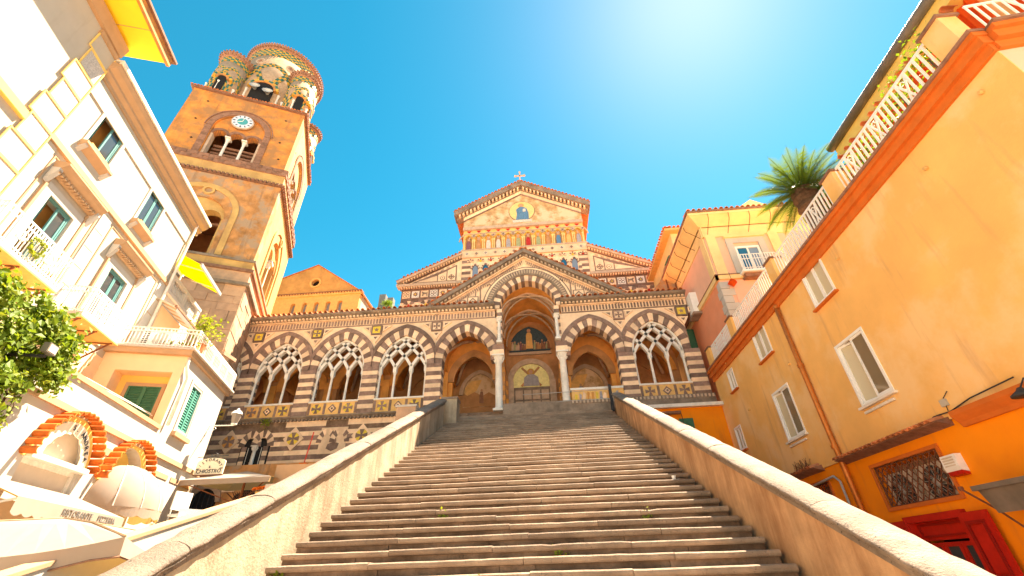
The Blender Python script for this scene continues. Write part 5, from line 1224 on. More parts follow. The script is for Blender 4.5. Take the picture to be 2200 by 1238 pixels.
# -- extension with balustrade, yellow awning and striped awning
ex_ = thing('balustrade_house', 'narrow white house extension with balustraded roof terrace beside the tower', 'building', LW(0, 0, 0), LRZ)
EX1 = 15.75
g = G(); wallgrid(g, X1+.001, EX1, -1.6, 8.75, [(13.5, 14.5, 6.0, 7.75)], UP, .25); hull(g, X1+.001, EX1, UP, UP+3, -1.6, 8.75); g.build('wall', 'whiteplaster', ex_)
G().box(X1+.3, EX1-.5, UP-.02, UP+.001, 6.0, 8.3).build('wall_panel', 'peachlight', ex_)
casement(ex_, 13.5, 14.5, 6.0, 7.75, UP+.12, 'bluegreen', name='terrace_door')
G().box(X1+.001, EX1+.1, UP-.1, UP+.2, 8.75, 8.87).build('balustrade_base', 'whiteplaster', ex_); G().box(X1, EX1+.1, UP-.1, UP+.2, 9.38, 9.5).build('balustrade_rail', 'whiteplaster', ex_)
for x in (X1+.02, (X1+EX1)/2-.1, EX1-.12): G().box(x, x+.22, UP-.08, UP+.18, 8.87, 9.38).build('balustrade_pier', 'whiteplaster', ex_)
bal = G().lathe([(.05, 0), (.035, .06), (.07, .18), (.06, .25), (.03, .4), (.05, .51)], n=8).build('baluster', 'whiteplaster', ex_, True); bal.location = (X1+.32, UP+.04, 8.87)
for x in [X1+.32+i*.125 for i in range(1, 8)]+[(X1+EX1)/2+.2+i*.125 for i in range(8)]: inst(bal, ex_, (x, UP+.04, 8.87))
ya = thing('yellow_awning', 'bright yellow retractable awning over the balustraded terrace', 'awning', LW(14.3, UP, 9.7), LRZ)
P_ = [(-1.1, .9, 1.15), (1.0, .9, 1.15), (1.05, -.75, .35), (-1.05, -.75, .35)]
G().add(P_+[(x, y, z-.02) for x, y, z in P_], [(0, 3, 2, 1), (4, 5, 6, 7), (0, 1, 5, 4), (1, 2, 6, 5), (2, 3, 7, 6), (3, 0, 4, 7)]).build('canopy', 'yellowcanvas', ya); G().box(-1.08, 1.08, -.80, -.74, .27, .4).build('front_bar', 'metalgrey', ya)
for x in (-.6, .6): G().bar((x, -.75, .34), (x+.3, .4, .78), .03, .03).build('folding_arm', 'metalgrey', ya)
G().box(-1.1, 1.1, .86, .95, 1.05, 1.22).build('cassette', 'whitepaint', ya)
for x in (-1.0, 1.0): G().bar((x, .9, -.8), (x, .9, 1.1), .05, .05).build('support_post', 'whitepaint', ya)
sa = thing('striped_awning', 'brown and cream rolled awning with scalloped edge above the terrace door', 'awning', LW(14.0, UP, 8.0), LRZ)
for i in range(10): G().add([(-1.05+i*.21, -.02, .35), (-.84+i*.21, -.02, .35), (-.84+i*.21, -.75, .02), (-1.05+i*.21, -.75, .02)], [(3, 2, 1, 0)]).build('stripe', 'peach' if i % 2 else 'buff', sa)
G().tube([(-1.1, -.75, .02), (1.1, -.75, .02)], .05, 8).build('roller', 'brick', sa); g = G()
for i in range(28): 
    x = -1.05+i*.075; g.prism([(x, 0), (x+.075, 0), (x+.06, -.16), (x+.037, -.19), (x+.015, -.16)], -.78, -.77)
g.build('scalloped_edge', 'canvas', sa)
# -- things on the block terrace
ac = thing('air_conditioner', 'white air conditioner unit behind the railing of the roof terrace', 'air conditioner', LW(12.1, 1.05, 6.03), LRZ)
Ma = Matrix.Rotation(rad(-90), 4, 'Z')
G(Ma).box(-.4, .4, -.15, .15, 0, .58).build('case', 'whitepaint', ac); G(Ma).prism(circ(.12, .3, .22, 20), -.16, -.149).build('fan_grille', 'metalgrey', ac)
g = G(Ma); [g.box(-.36, -.2, -.16, -.15, .08+i*.06, .11+i*.06) for i in range(8)]; g.build('vent', 'iron', ac)
for i, (x, y) in enumerate(((12.0, .75), (12.0, .35), (12.0, -.0))):
    p = thing('planter', 'long terracotta planter on the roof terrace edge, %s from the corner' % ('third', 'second', 'first')[i], 'planter', LW(x, y+.0, 6.03), LRZ, 'planters on the roof terrace')
    G().box(-.07, .07, -.15, .15, 0, .14).build('trough', 'clay', p); leaves(G(), 50, lambda: ((R.gauss(0, .05), R.uniform(-.15, .15), .18+abs(R.gauss(0, .06))), (0, 0, 1)), .07).build('leaves', 'leaf2', p)
sb_ = thing('terrace_shrub', 'yellow green shrub growing at the corner of the roof terrace railing', 'shrub', LW(12.3, .0, 6.03), LRZ)
G().lathe([(.14, 0), (.2, .3), (.21, .34)], n=12).build('pot', 'clay', sb_); G().tube([(0, 0, .3), (.03, .02, .7), (-.02, .04, 1.0)], .02, 6).build('stem', 'bark', sb_)
leaves(G(), 420, lambda: ((R.gauss(.1, .22), R.gauss(0, .2), .95+R.gauss(0, .22)), (0, 0, 1)), .1).build('foliage', 'leaf2', sb_)
tc = thing('towel', 'orange towel pegged on a line before the green shutters', 'towel', LW(10.9, .9, 4.0), LRZ)
G().add([(0, 0, 0), (.3, .02, .0), (.32, .06, -.33), (.02, .03, -.36), (.15, -.04, -.2)], [(0, 1, 4), (1, 2, 4), (2, 3, 4), (3, 0, 4)]).build('cloth', 'ochre', tc)
for i, (p, q) in enumerate((((7.6, 1.9, 4.75), (12.0, .35, 4.05)), ((7.6, 1.7, 4.6), (12.0, .3, 4.0)), ((9.0, 2.1, 4.9), (12.0, .6, 3.9)))):
    a = LW(*p); b = LW(*q); d = thing('clothesline', 'thin pale washing line strung before the green shutters, %s of three' % ('highest', 'middle', 'lowest')[i], 'cable', a, 0, 'washing lines'); G().tube([(0, 0, 0), ((b[0]-a[0])/2, (b[1]-a[1])/2, (b[2]-a[2])/2-.06), (b[0]-a[0], b[1]-a[1], b[2]-a[2])], .008, 4).build('line', 'whitepaint', d)
# -- ivy hanging over the near end of the wing
iv = thing('ivy', 'dense green ivy cascading over the low wall at the left edge', 'vine', LW(6.15, 0, 3.05), LRZ)
def ivp():
    x = R.uniform(-3.6, 1.05); e = 1-max(0, (x-.1)/1.0)**2*.9
    zt = 1.15*e-.05*abs(x); zb = -1.75+(.28*math.sin(x*4.1)+.25*math.sin(x*11)+.2*math.sin(x*23))+max(0, (x+.5))*1.05+max(0, x)*.9-max(0, -x-.8)*.25
    z = zb+(zt-zb)*R.random()**.8; bul = .35+.4*math.sin(math.pi*min(1, max(0, (z-zb)/(zt-zb+.01))))**.6*e
    return (x+.06*math.sin(z*5), -bul*R.random()**.35+.05, z), (0, -1, .5)
IVC = [ivp() for _ in range(230)]
def ivq():
    (x, y, z), d_ = R.choice(IVC); return (x+R.gauss(0, .13), min(.05, y+R.gauss(0, .09)), z+R.gauss(0, .12)), (d_[0], d_[1], d_[2]-.3*R.random())
leaves(G(), 9500, ivq, .115).build('foliage', 'leaf', iv); leaves(G(), 5000, ivq, .095).build('sunlit_leaves', 'leaf2', iv)  # paler leaf colour stands in for sun on part of the ivy
for i in range(26):
    x0 = R.uniform(-3.2, .75); zz = -.9+max(0, x0)*1.5-R.uniform(.0, .5); L_ = R.uniform(.3, .9); g = G(); sx = R.uniform(-.15, .15)
    pts = [(x0+sx*t, -.25-.1*math.sin(3*t), zz-L_*t+.3) for t in [j/6 for j in range(7)]]; G().tube(pts, .008, 4).build('trailing_stem', 'bark', iv)
    def tp(): t = R.random(); p = pts[min(6, int(t*7))]; return (p[0]+R.gauss(0, .05), p[1]+R.gauss(0, .04), p[2]+R.gauss(0, .06)), (0, -1, .3)
    leaves(g, 45, tp, .09).build('trailing_leaves', 'leaf2' if i % 3 == 0 else 'leaf', iv)
for i in range(7): G().tube([(-3.2+i*.6, -.05, 1.0), (-3.1+i*.6, -.2, 0), (-3.2+i*.62, -.1, -1.3)], .02, 5).build('stem', 'bark', iv)
fl = thing('floodlight', 'small square floodlight poking out of the ivy', 'lamp', LW(6.15, -.75, 3.4), LRZ); G().box(-.11, .11, -.05, .05, -.08, .08).build('housing', 'gutter', fl); G().box(-.09, .09, -.056, -.049, -.06, .06).build('lens', 'buff', fl); G().box(-.02, .02, 0, .6, -.15, -.11).build('bracket', 'iron', fl)
# -- hanging sign and lantern at the far corner
sg = thing('hanging_sign', 'cream arched hanging sign lettered RISTORANTE IL CHIOSTRO on the corner', 'sign', (-10.98, 14.3, 2.95))
P_ = [(-.48, 0), (.48, 0), (.48, .38)]+[(.48*math.cos(a), .38+.13*math.sin(a)) for a in [math.pi*i/10 for i in range(1, 10)]]+[(-.48, .38)]
G().prism(P_, -.02, .02).build('board', 'sign', sg); G().box(-.50, .50, -.025, .025, -.03, .0).build('trim', 'rust', sg); arc_text('RISTORANTE', .36, rad(168), rad(12), .135, 'ink', sg, Matrix.Translation((0, 0, .10)) @ Matrix.Scale(.88, 4, (0, 0, 1)))
gt_ = G()
for s_, z_, sz_ in (('IL', .2, .10), ('CHIOSTRO', .045, .17)): vs, fs = glyphs(s_, sz_); gt_.add([(x, y-.03, z+z_) for x, y, z in vs], fs)
gt_.build('lettering', 'ink', sg)
G().tube([(-.75, .1, .58), (.5, 0, .58)], .014, 5).build('arm', 'iron', sg); G().tube([(.12*math.cos(a)*(1-a/14), 0, .62+.06*math.sin(a)*(1-a/14)) for a in [j*.5 for j in range(14)]], .01, 4).build('scroll', 'iron', sg)
lt = thing('street_lantern', 'white glass wall lantern on a scrolled bracket in front of the striped wall', 'lamp', (-10.68, 14.35, 4.6))
g = G(); g.lathe([(.10, 0), (.17, .3), (.18, .32)], n=6); g.build('glass', 'canvas', lt); G().lathe([(.2, .32), (.13, .42), (.05, .46), (.04, .52), (.0, .54)], n=6).build('cap', 'whitepaint', lt); G().lathe([(.1, 0), (.11, -.03), (.03, -.06)], n=6).build('base', 'whitepaint', lt)
g = G(); g.tube([(0, 0, -.06), (-.35, .0, -.05), (-.95, .1, .0)], .02, 5); [g.tube([(-.75+.1*math.cos(a)*(1-a/12)-k*.12, .05, -.14+.08*math.sin(a)*(1-a/12)-k*.05) for a in [j*.5 for j in range(13)]], .012, 4) for k in (0, 1)]; g.build('bracket', 'whitepaint', lt)
# -- courtyard behind: big canopy, arched gate, clover window wall, peach block
cw = thing('courtyard_wall', 'rough orange wall with arched gate and clover-shaped grille under the canopy', 'wall', (-11.6, 17.9, -1.6))
G().box(-3.2, 4.6, 0, .3, 0, 5.6).build('wall', 'towerworn', cw); gt = G().prism(archpoly(-1.95, 4.25, .5, 0, 2.4), -.03, .02).build('arched_gate', 'black', cw)
for i in range(5): G().box(-2.35+i*.2, -2.32+i*.2, -.06, -.03, 2.4, 4.6).build('gate_bar', 'iron', gt)
ringquads(G(), -1.95, 4.25, .5, 0, 0, .2, -.08, .01, 14).build('gate_arch', 'towerstone', gt); G().box(-3.0, -2.46, -.05, .01, 2, 5.0).build('gate_jamb', 'towerstone', gt)
cl = G()
for x, z in ((-.28, 4.62), (-.55, 4.32), (-.01, 4.32), (-.28, 4.05)): cl.prism(circ(x, z, .22, 16), -.02-.001*x, .02)
cl = cl.build('clover_window', 'black', cw); g = G()
for i in range(-4, 5):
    for s in (-1, 1): g.bar((-.28+i*.09-s*.2, -.05, 4.05-.05*abs(i)*0), (-.28+i*.09+s*.2, -.05, 4.6), .018, .02)
g.build('grille', 'rust', cl)
G().box(-1.3, -.8, -.06, .0, 4.6, 4.78).build('plaque', 'light', cw)
uc = thing('courtyard_canopy', 'wide white canvas canopy stretched over the courtyard tables', 'awning', (-9.95, 14.6, -1.6))
g = G(); g.add([(-1.6, -.9, 4.3), (1.5, -.9, 4.3), (1.5, 1.6, 4.35), (-1.6, 1.6, 4.35), (-.1, .3, 4.72), (-1.6, -.9, 4.14), (1.5, -.9, 4.14)], [(0, 1, 4), (1, 2, 4), (2, 3, 4), (3, 0, 4), (5, 6, 1, 0)]); g.build('canopy', 'canvas', uc)
G().tube([(-.1, .3, 0), (-.1, .3, 4.7)], .04, 8).build('pole', 'rust', uc)
for x, y in ((-1.5, -.85), (1.4, -.85), (-1.5, 1.55), (1.4, 1.55)): G().bar((-.1, .3, 3.7), (x, y, 4.28), .03, .03).build('strut', 'rust', uc)
pb = thing('peach_shed', 'low peach plastered block with a strip of red roof tiles beside the left parapet', 'building', (-7.4, 14.2, -1.6))
G().box(-1.25, 1.9, 0, 1.6, 0, 4.72).build('wall', 'peach', pb); tile_row(pb, [((-1.6+i*.16, -.3, 3.95+.02*i), (rad(14), 0, 0)) for i in range(8)], .085, .45, 'orangetile', 'shed_tile'); G().box(-1.7, -.3, -.05, .3, 0, 3.95).build('lean_to', 'softyellow', pb)
fp = thing('red_pole', 'thin red pole standing on the peach shed roof', 'pole', (-7.85, 14.35, 3.12)); G().tube([(0, 0, 0), (.1, .02, 1.05)], .018, 6).build('pole', 'redwood', fp); G().box(-.12, .12, -.08, .08, 0, .06).build('base', 'orangetile', fp)
wt = thing('weed_tuft', 'small green weed growing from the moulding of the striped wall', 'plant', (-12.35, 18.62, 5.85)); leaves(G(), 60, lambda: ((R.gauss(0, .1), R.gauss(0, .05), R.gauss(.08, .1)), (0, -1, .5)), .1).build('leaves', 'leaf2', wt)
for i, (x, y) in enumerate(((-7.1, 7.9), (-6.7, 8.7), (-7.6, 9.6))):
    cv = thing('white_chair', 'white folded restaurant chair behind the ramp wall, %s from the street end' % ('first', 'second', 'third')[i], 'chair', (x, y, -.15+i*.45), rad(30+i*25), 'white chairs behind the ramp wall')
    G().box(-.2, .2, -.2, .2, .42, .46).build('seat', 'whitepaint', cv); G().box(-.2, .2, .17, .2, .55, .9).build('backrest', 'whitepaint', cv)
    for a in (-.18, .18):
        for b in (-.18, .18): G().tube([(a, b, 0), (a, b, .42 if b < 0 else .6)], .014, 5).build('leg', 'metalgrey', cv)
dk = thing('side_lane', 'stepped side lane floor behind the ramp wall', 'lane', (-7.0, 6.5, -1.6)); del dk['category'], dk['label']; dk['kind'] = 'structure'
for i in range(10): G().box(-1.4 if i > 2 else -.6, 1.2, .2+i*.75, .95+i*.75, 0, .25+i*.42).build('lane_step', 'paving', dk)
for i, (x, y, hh) in enumerate(((8.4, -2.3, 1.0), (9.0, -1.9, .8), (7.9, -2.6, 1.15))):
    p = thing('potted_shrub', 'leafy potted shrub below the big parasol, %s from the picture edge' % ('second', 'third', 'first')[i], 'plant', LW(x, y, -1.6), LRZ, 'potted shrubs by the pizzeria')
    G().lathe([(.2, 0), (.28, .45), (.3, .5)], n=12).build('pot', 'clay', p); G().tube([(0, 0, .45), (.03, .02, hh)], .025, 6).build('stem', 'bark', p)
    leaves(G(), 500, lambda: ((R.gauss(0, .25), R.gauss(0, .25), hh+.25+R.gauss(0, .28)), (0, -.3, 1)), .10).build('foliage', ('leaf2', 'leaf', 'leaf2')[i], p)
# ---------------------------------------------------------------- right side: amber house; frame x = distance towards the camera from its far corner
RX, RY = 7.4, 18.25
RRZ = rad(-90); RM = Matrix.Translation((RX, RY, 0)) @ Matrix.Rotation(RRZ, 4, 'Z')
def RW_(x, y, z): v = RM @ Vector((x, y, z)); return (v.x, v.y, v.z)
ah = thing('amber_house', 'long amber plastered house with white windows, burnt orange cornice and railed roof terrace', 'building', RW_(0, 0, 0), RRZ)
rx = lambda Y: RY-Y
XN = rx(4.2)
W_ = [(rx(10.52), rx(9.40), 2.97, 4.50), (rx(10.50), rx(9.54), 5.58, 6.73), (rx(14.1), rx(13.17), 5.62, 6.76), (rx(16.9), rx(16.32), 5.60, 6.40), (rx(14.2), rx(13.1), 3.08, 4.57), (rx(17.78), rx(17.14), 3.58, 4.46)]
LT = [(rx(11.17), rx(9.2), .96, 1.77), (rx(14.1), rx(13.05), .7, 1.8)]
DO = (rx(10.75), rx(9.4), -1.6, .66)
g = G(); wallgrid(g, 0, XN, 2.12, 6.75, W_, 0, .12); g.add([(0, 0, 6.75), (XN, 0, 6.75), (XN, 0, 7.0), (0, 0, 7.0)], [(0, 1, 2, 3)]); hull(g, 0, XN, 0, 9, 2.12, 7.0); g.build('wall', 'rorange', ah)
g = G(); wallgrid(g, 0, XN, -1.6, 2.12, LT+[DO], .03, .45); hull(g, 0, XN, .03, 9, -1.6, 2.12); g.build('ground_floor_wall', 'rdeep', ah)
# second face turning away to the right
tf = Matrix.Translation((XN, 0, 0)) @ Matrix.Rotation(rad(84), 4, 'Z')
G(tf).box(.0, 8, .002, .3, -1.6, 7.0).build('return_wall', 'pink', ah)
for z0, z1, p, m in ((6.55, 6.72, .06, 'rcorn'), (6.72, 6.9, .14, 'rcorn'), (6.9, 7.0, .2, 'rcorn'), (7.0, 7.06, .24, 'brick')):
    G().box(-.02, XN+p*.4, -p, .01, z0, z1).build('cornice', m, ah); G(tf).box(p*.2, 8, -p, .01, z0+.001, z1-.001).build('cornice', m, ah)
def rwin(a, b, c, d, i):
    fw_ = .06; gl = 'curtain'
    wi = frame(G(), a, b, c, d, -.02, .06, fw_).build('window', 'whitepaint', ah); m_ = (a+b)/2
    if b-a < .62 and i == 5:
        G().box(a+.05, b-.05, .04, .05, c+.05, d-.05).build('pane', 'metalgrey', wi)
    else:
        for k, (x0, x1) in enumerate(((a+fw_, m_), (m_, b-fw_))):
            M_ = None
            if i in (0, 4) and k == 0: M_ = Matrix.Translation((x0, .04, 0)) @ Matrix.Rotation(rad(14), 4, 'Z') @ Matrix.Translation((-x0, -.04, 0))
            l = frame(G(M_), x0+.003, x1-.003, c+fw_, d-fw_, .01, .07, .05).build('casement', 'whitepaint', wi); G(M_).box(x0+.045, x1-.045, .03, .045, c+fw_+.04, d-fw_-.04).build('pane', 'dimglass' if (i in (0, 4) and k == 1) else gl, l)
    G().box(a-.06, b+.06, -.09, .0, c-.05, c).build('sill', 'white' if i in (0, 4) else 'rcorn', wi)
    if i in (0, 4): G().box(a+.02, b-.1, -.05, .0, c-.16, c-.11).build('sill_rail', 'white', wi)
for i, q in enumerate(W_): rwin(*q, i)
# rainwater pipe
pp = G().tube([(rx(12.0), -.09, 6.6), (rx(12.0), -.09, 4.5), (rx(11.98), -.09, 2.3), (rx(11.95), -.09, -1.6)], .065, 10).build('rainwater_pipe', 'copper', ah, True)
for z in (6.5, 4.6, 2.4, .9): G().lathe([(.085, 0), (.085, .08)], (rx(12.0), -.09, z), 12).build('pipe_collar', 'copper', pp)
G().tube([(rx(14.3), -.05, 1.75), (rx(12.6), -.05, 1.85), (rx(12.42), -.05, 1.7), (rx(12.4), -.05, -1.5)], .03, 7).build('grey_conduit', 'metalgrey', ah, True)
# tile ledges
def ledge(x0, x1, z, par, d=.28):
    q = G().side([(.03, z-.1), (-.1, z-.06), (-d+.04, z-.02), (-d+.04, z), (.03, z+.06)], x0, x1).build('tile_ledge', 'brick', par); n = int((x1-x0)/.16)
    for i in range(n):
        g = G(Matrix.Translation((x0+.08+i*.16, -d, z-.005)) @ Matrix.Rotation(rad(14), 4, 'X')); k_ = 5; vs = []
        for yy in (0, .34): vs += [(.08*math.cos(math.pi*j/k_), yy, .06*math.sin(math.pi*j/k_)) for j in range(k_+1)]+[(.06*math.cos(math.pi*j/k_), yy, .04*math.sin(math.pi*j/k_)) for j in range(k_, -1, -1)]
        Q = 2*(k_+1); g.add(vs, [(j, (j+1) % Q, (j+1) % Q+Q, j+Q) for j in range(Q)]+[tuple(range(Q)), tuple(range(Q, 2*Q))[::-1]]); g.build('ledge_tile', 'tile', q)
ledge(rx(12.0), rx(8.55), 2.12, ah); ledge(rx(14.7), rx(13.0), 2.16, ah)
G().side([(.03, 1.93), (-.02, 1.93), (-.05, 2.0), (-.1, 2.06), (-.14, 2.12), (-.14, 2.2), (.03, 2.24)], rx(8.35), XN).build('shop_cornice', 'rcorn', ah)
# latticed openings with machines inside
for i, (a, b, c, d) in enumerate(LT):
    op = frame(G(), a-.07, b+.07, c-.07, d+.07, -.0, .04, .07).build('lattice_opening', 'rcorn', ah)
    G().box(a-.1, b+.1, .48, .5, c-.1, d+.1).build('niche_back', 'rib', op)
    g = G(); n = int((b-a+d-c)/.16)
    for k in range(-8, n+2):
        for s in (-1, 1):
            x0 = a+k*.16 if s > 0 else b-k*.16; L_ = d-c; p0, p1 = (x0, c), (x0+s*L_*.75, d)
            def cl_(p0, p1):
                dx = p1[0]-p0[0]; ts = sorted([(a-p0[0])/dx, (b-p0[0])/dx]); return max(0, ts[0]), min(1, ts[1])
            t0, t1 = cl_(p0, p1)
            if t1-t0 > .02: g.bar((p0[0]+(p1[0]-p0[0])*t0, .06+s*.008, c+L_*t0), (p0[0]+(p1[0]-p0[0])*t1, .06+s*.008, c+L_*t1), .018, .016)
    frame(g, a, b, c, d, .05, .08, .025); g.build('lattice', 'rust', op)
for i, x in enumerate((rx(10.7), rx(9.72))):
    u_ = thing('condenser_unit', 'air conditioning condenser behind the lattice, %s of two' % ('left' if i == 0 else 'right'), 'air conditioner', RW_(x, .28, .87), RRZ, 'condensers behind the lattice')
    G().box(-.4, .4, -.13, .18, 0, .72).build('case', 'buff', u_); G().prism(circ(0, .37, .31, 24), -.14, -.129).build('fan_well', 'iron', u_)
    g = G()
    for k in range(18): g.bar((.06*math.cos(k*.349), -.155, .37+.06*math.sin(k*.349)), (.31*math.cos(k*.349+.5), -.155, .37+.31*math.sin(k*.349+.5)), .01, .008)
    g.build('guard_wires', 'metalgrey', u_); G().prism(circ(0, .37, .08, 14), -.165, -.15).build('hub', 'metalgrey', u_)
    for k in range(3):
        a = k*2.094; G().prism([(.07*math.cos(a), .37+.07*math.sin(a)), (.28*math.cos(a-.3), .37+.28*math.sin(a-.3)), (.28*math.cos(a+.45), .37+.28*math.sin(a+.45))], -.147, -.141).build('fan_blade', 'gutter', u_)
al = thing('alarm_box', 'white louvred alarm box with red base on the orange wall', 'alarm', RW_(rx(8.93), .03, 1.28), RRZ)
G().side([(0, 0), (-.12, .03), (-.14, .1), (-.12, .3), (0, .3)], -.17, .17).build('case', 'whitepaint', al); G().side([(0, -.05), (-.1, -.03), (-.12, .03), (0, 0)], -.16, .16).build('beacon', 'redwood', al)
for k in range(4): G().box(-.12, .12, -.145, -.13, .11+k*.045, .13+k*.045).build('louvre', 'buff', al)
# red door with glazed leaves and panelled shutters
a, b, c, d = DO
rd = thing('red_door', 'red panelled shop door with open shutters and dark glazing', 'door', RW_(0, 0, -1.6), RRZ)
o6 = Matrix.Translation((0, 0, 1.6))
frame(G(o6), a-.1, b+.1, c, d+.08, -.06, .2, .12).build('frame', 'redwood', rd)
G(o6).box(a, b, .06, .12, d-.36, d-.02).build('transom', 'redwood', rd); frame(G(o6), a+.1, b-.1, d-.3, d-.08, .03, .062, .03).build('transom_panel', 'redshade', rd)
for k in range(3):
    x0 = a+.02+k*(b-a-.04)/3; x1 = x0+(b-a-.04)/3-.01; l = frame(G(o6), x0, x1, c+.05, d-.4, .1, .16, .07).build('leaf', 'redwood', rd); G(o6).box(x0+.06, x1-.06, .12, .13, c+.1, d-.46).build('pane', 'glass', l)
for x0, rot, nm in ((a-.62, 0, 0), (b+.04, 0, 1)):
    Ms = o6 @ Matrix.Translation((x0, -.05, 0))
    s_ = G(Ms).box(0, .60, -.045, .0, c+.05, d+.02).build('shutter', 'redwood', rd)
    for z0, z1 in ((d-.95, d-.12), (d-1.75, d-1.08)): frame(G(Ms), .1, .5, z0, z1, -.075, -.044, .05).build('shutter_moulding', 'redshade', s_); G(Ms).box(.17, .43, -.06, -.044, z0+.07, z1-.07).build('shutter_panel', 'redwood', s_)  # mouldings coloured darker to paint their shading
G(o6).tube([(a-.02, -.08, d-.2), (a-.02, -.08, d-.32)], .012, 5).build('hinge', 'metalgrey', rd)
# awning and lamp at the right edge
ra = thing('grey_awning', 'rolled grey awning with iron arm at the right edge of the picture', 'awning', RW_(rx(8.35), .0, .85), RRZ)
G().box(.1, 2.2, -.55, -.15, .05, .12).build('cover', 'gutter', ra); G().add([(.15, -.5, .05), (2.2, -.5, .05), (2.2, -.42, -.28), (.2, -.42, -.28)], [(0, 1, 2, 3)]).build('valance', 'gutter', ra); G().tube([(-.02, -.6, .1), (.05, -.3, -.2), (.3, .0, -.75)], .016, 6).build('arm', 'rust', ra); G().lathe([(.03, 0), (.04, .03), (.03, .06)], (-.02, -.6, .08), 8).build('knob', 'rust', ra)
wl_ = thing('wall_lamp', 'dark iron bracket lamp projecting from the shop cornice', 'lamp', RW_(rx(6.8), -.05, 2.0), RRZ)
G().lathe([(.03, .1), (.06, .06), (.15, .0), (.15, -.03)], (0, -.25, 0), 14).build('shade', 'iron', wl_, True); G().tube([(0, .1, .2), (0, -.1, .24), (0, -.25, .08)], .012, 6).build('arm', 'iron', wl_)
jb = thing('junction_box', 'small cream junction box with cable on the amber wall', 'box', RW_(rx(8.45), 0, 2.4), RRZ); G().box(-.07, .07, -.04, 0, -.06, .06).build('case', 'cream', jb)
cb = thing('wall_cable', 'black cable sagging along the tile ledge of the amber house', 'cable', RW_(rx(9.2), -.03, 2.25), RRZ); G().tube([(0, 0, -.1), (.4, 0, .0), (.8, 0, -.02), (1.3, -.02, .05), (2.2, -.04, .08)], .012, 5).build('cable', 'iron', cb); G().tube([(.75, 0, 0), (.8, .0, .22), (.95, 0, .3)], .008, 4).build('tail', 'iron', cb)
gr = thing('dry_grass', 'tuft of dry grass on the small tile ledge', 'plant', RW_(rx(13.8), -.12, 2.2), RRZ); g = G()
for i in range(60): x = R.uniform(-.4, .4); g.bar((x, R.uniform(-.05, .05), 0), (x+R.gauss(0, .08), R.uniform(-.1, .1), R.uniform(.1, .3)), .008, .004)
g.build('stalks', 'rust', gr)
for i, (Y_, z_) in enumerate(((16.6, 6.95), (12.6, 5.2), (6.1, 6.3), (9.0, 6.4), (4.7, 6.5), (16.0, 4.9), (5.2, 4.2))):
    s_ = thing('wall_spout', 'small clay vent spout on the amber wall, '+('just under the cornice near the church', 'between the two rows beside the pipe', 'high up, right of the upper window', 'under the cornice above the big window', 'nearest the roof corner', 'low down near the church end', 'at the right edge, halfway up')[i], 'spout', RW_(rx(Y_), 0, z_-.25), RRZ, 'clay vent spouts'); G().lathe([(.035, 0), (.042, .04), (.03, .07)], n=8).build('spout', 'ochre', s_); s_.rotation_euler = (rad(90), 0, RRZ)
# terrace railing panels and posts
posts = [rx(17.95), rx(15.25), rx(11.55), rx(8.05), rx(4.55)]
for x in posts:
    q = G().box(x-.2, x+.2, -.06, .26, 7.06, 7.92).build('terrace_post', 'rorange', ah); G().box(x-.24, x+.24, -.1, .3, 7.92, 7.98).build('post_cap', 'brick', q)
for p, q in zip(posts, posts[1:]):
    r = G(); x0, x1 = p+.2, q-.2; y = .06; z0, z1 = 7.12, 7.95
    for z in (z0, z1): r.box(x0, x1, y-.018, y+.018, z-.024, z+.024)
    n = int((x1-x0)/.125); k = 0
    while k <= n:
        x = x0+(x1-x0)*k/n; r.box(x-.02, x+.02, y-.015, y+.015, z0, z1)
        if k % 7 == 3 and k+2 <= n:
            xe = x0+(x1-x0)*(k+2)/n; r.bar((x, y, z0), (xe, y, z1), .034, .026); r.bar((x, y+.002, z1), (xe, y+.002, z0), .034, .026)
            for s_ in (-1, 1): r.tube([((x+xe)/2+.05*math.cos(a_)*(1-a_/10), y-.02, (z0+z1)/2+s_*.24+.07*math.sin(a_)*(1-a_/10)) for a_ in [j*.6 for j in range(10)]], .012, 4)
            k += 1
        k += 1
    r.build('railing', 'whitepaint', ah)
r = G(tf)
for z in (7.12, 7.95): r.box(.3, 7, .04, .07, z-.018, z+.018)
for k in range(48): r.box(.3+k*.14, .328+k*.14, .045, .065, 7.12, 7.95)
for k in range(4): r.bar((.9+k*1.3, .05, 7.12), (1.3+k*1.3, .05, 7.95), .034, .026); r.bar((.9+k*1.3, .052, 7.95), (1.3+k*1.3, .052, 7.12), .034, .026)
r.build('railing', 'whitepaint', ah)
# penthouse behind the terrace with red blinds and a long gutter
ph = thing('penthouse', 'set-back orange roof storey with red blinds and long grey gutter above the terrace', 'building', RW_(0, 2.1, 7.06), RRZ)
xg0, xg1 = rx(9.6), XN+4
G().box(xg0-2.5, xg1, .3, 5, 0, 3.1).build('wall', 'rorange', ph); G().box(xg0, xg1, -.05, 5, 3.1, 3.3).build('roof_slab', 'softyellow', ph); G().tube([(xg0-.05, -.08, 3.62), (xg1, -.08, 3.62)], .13, 10).build('gutter', 'gutter', ph, True)
G().box(xg0, xg1, .0, 5, 3.3, 3.6).build('eave_board', 'softyellow', ph)
for i in range(9):
    x = xg0-2.2+i*1.15; gq = G(); [gq.add([(x+q*.19, .22, 3.0), (x+.095+q*.19, .14, 3.0), (x+.19+q*.19, .22, 3.0), (x+q*.19, .2, 1.2), (x+.095+q*.19, .1, 1.2), (x+.19+q*.19, .2, 1.2)], [(0, 1, 4, 3), (1, 2, 5, 4)]) for q in range(5)]; gq.build('red_blind', 'redcloth', ph)
    tile_row(ph, [((x+.1, -.2, 3.0), (0, 0, 0)), ((x+.4, -.2, 3.0), (0, 0, 0)), ((x+.7, -.2, 3.0), (0, 0, 0))], .075, .3)
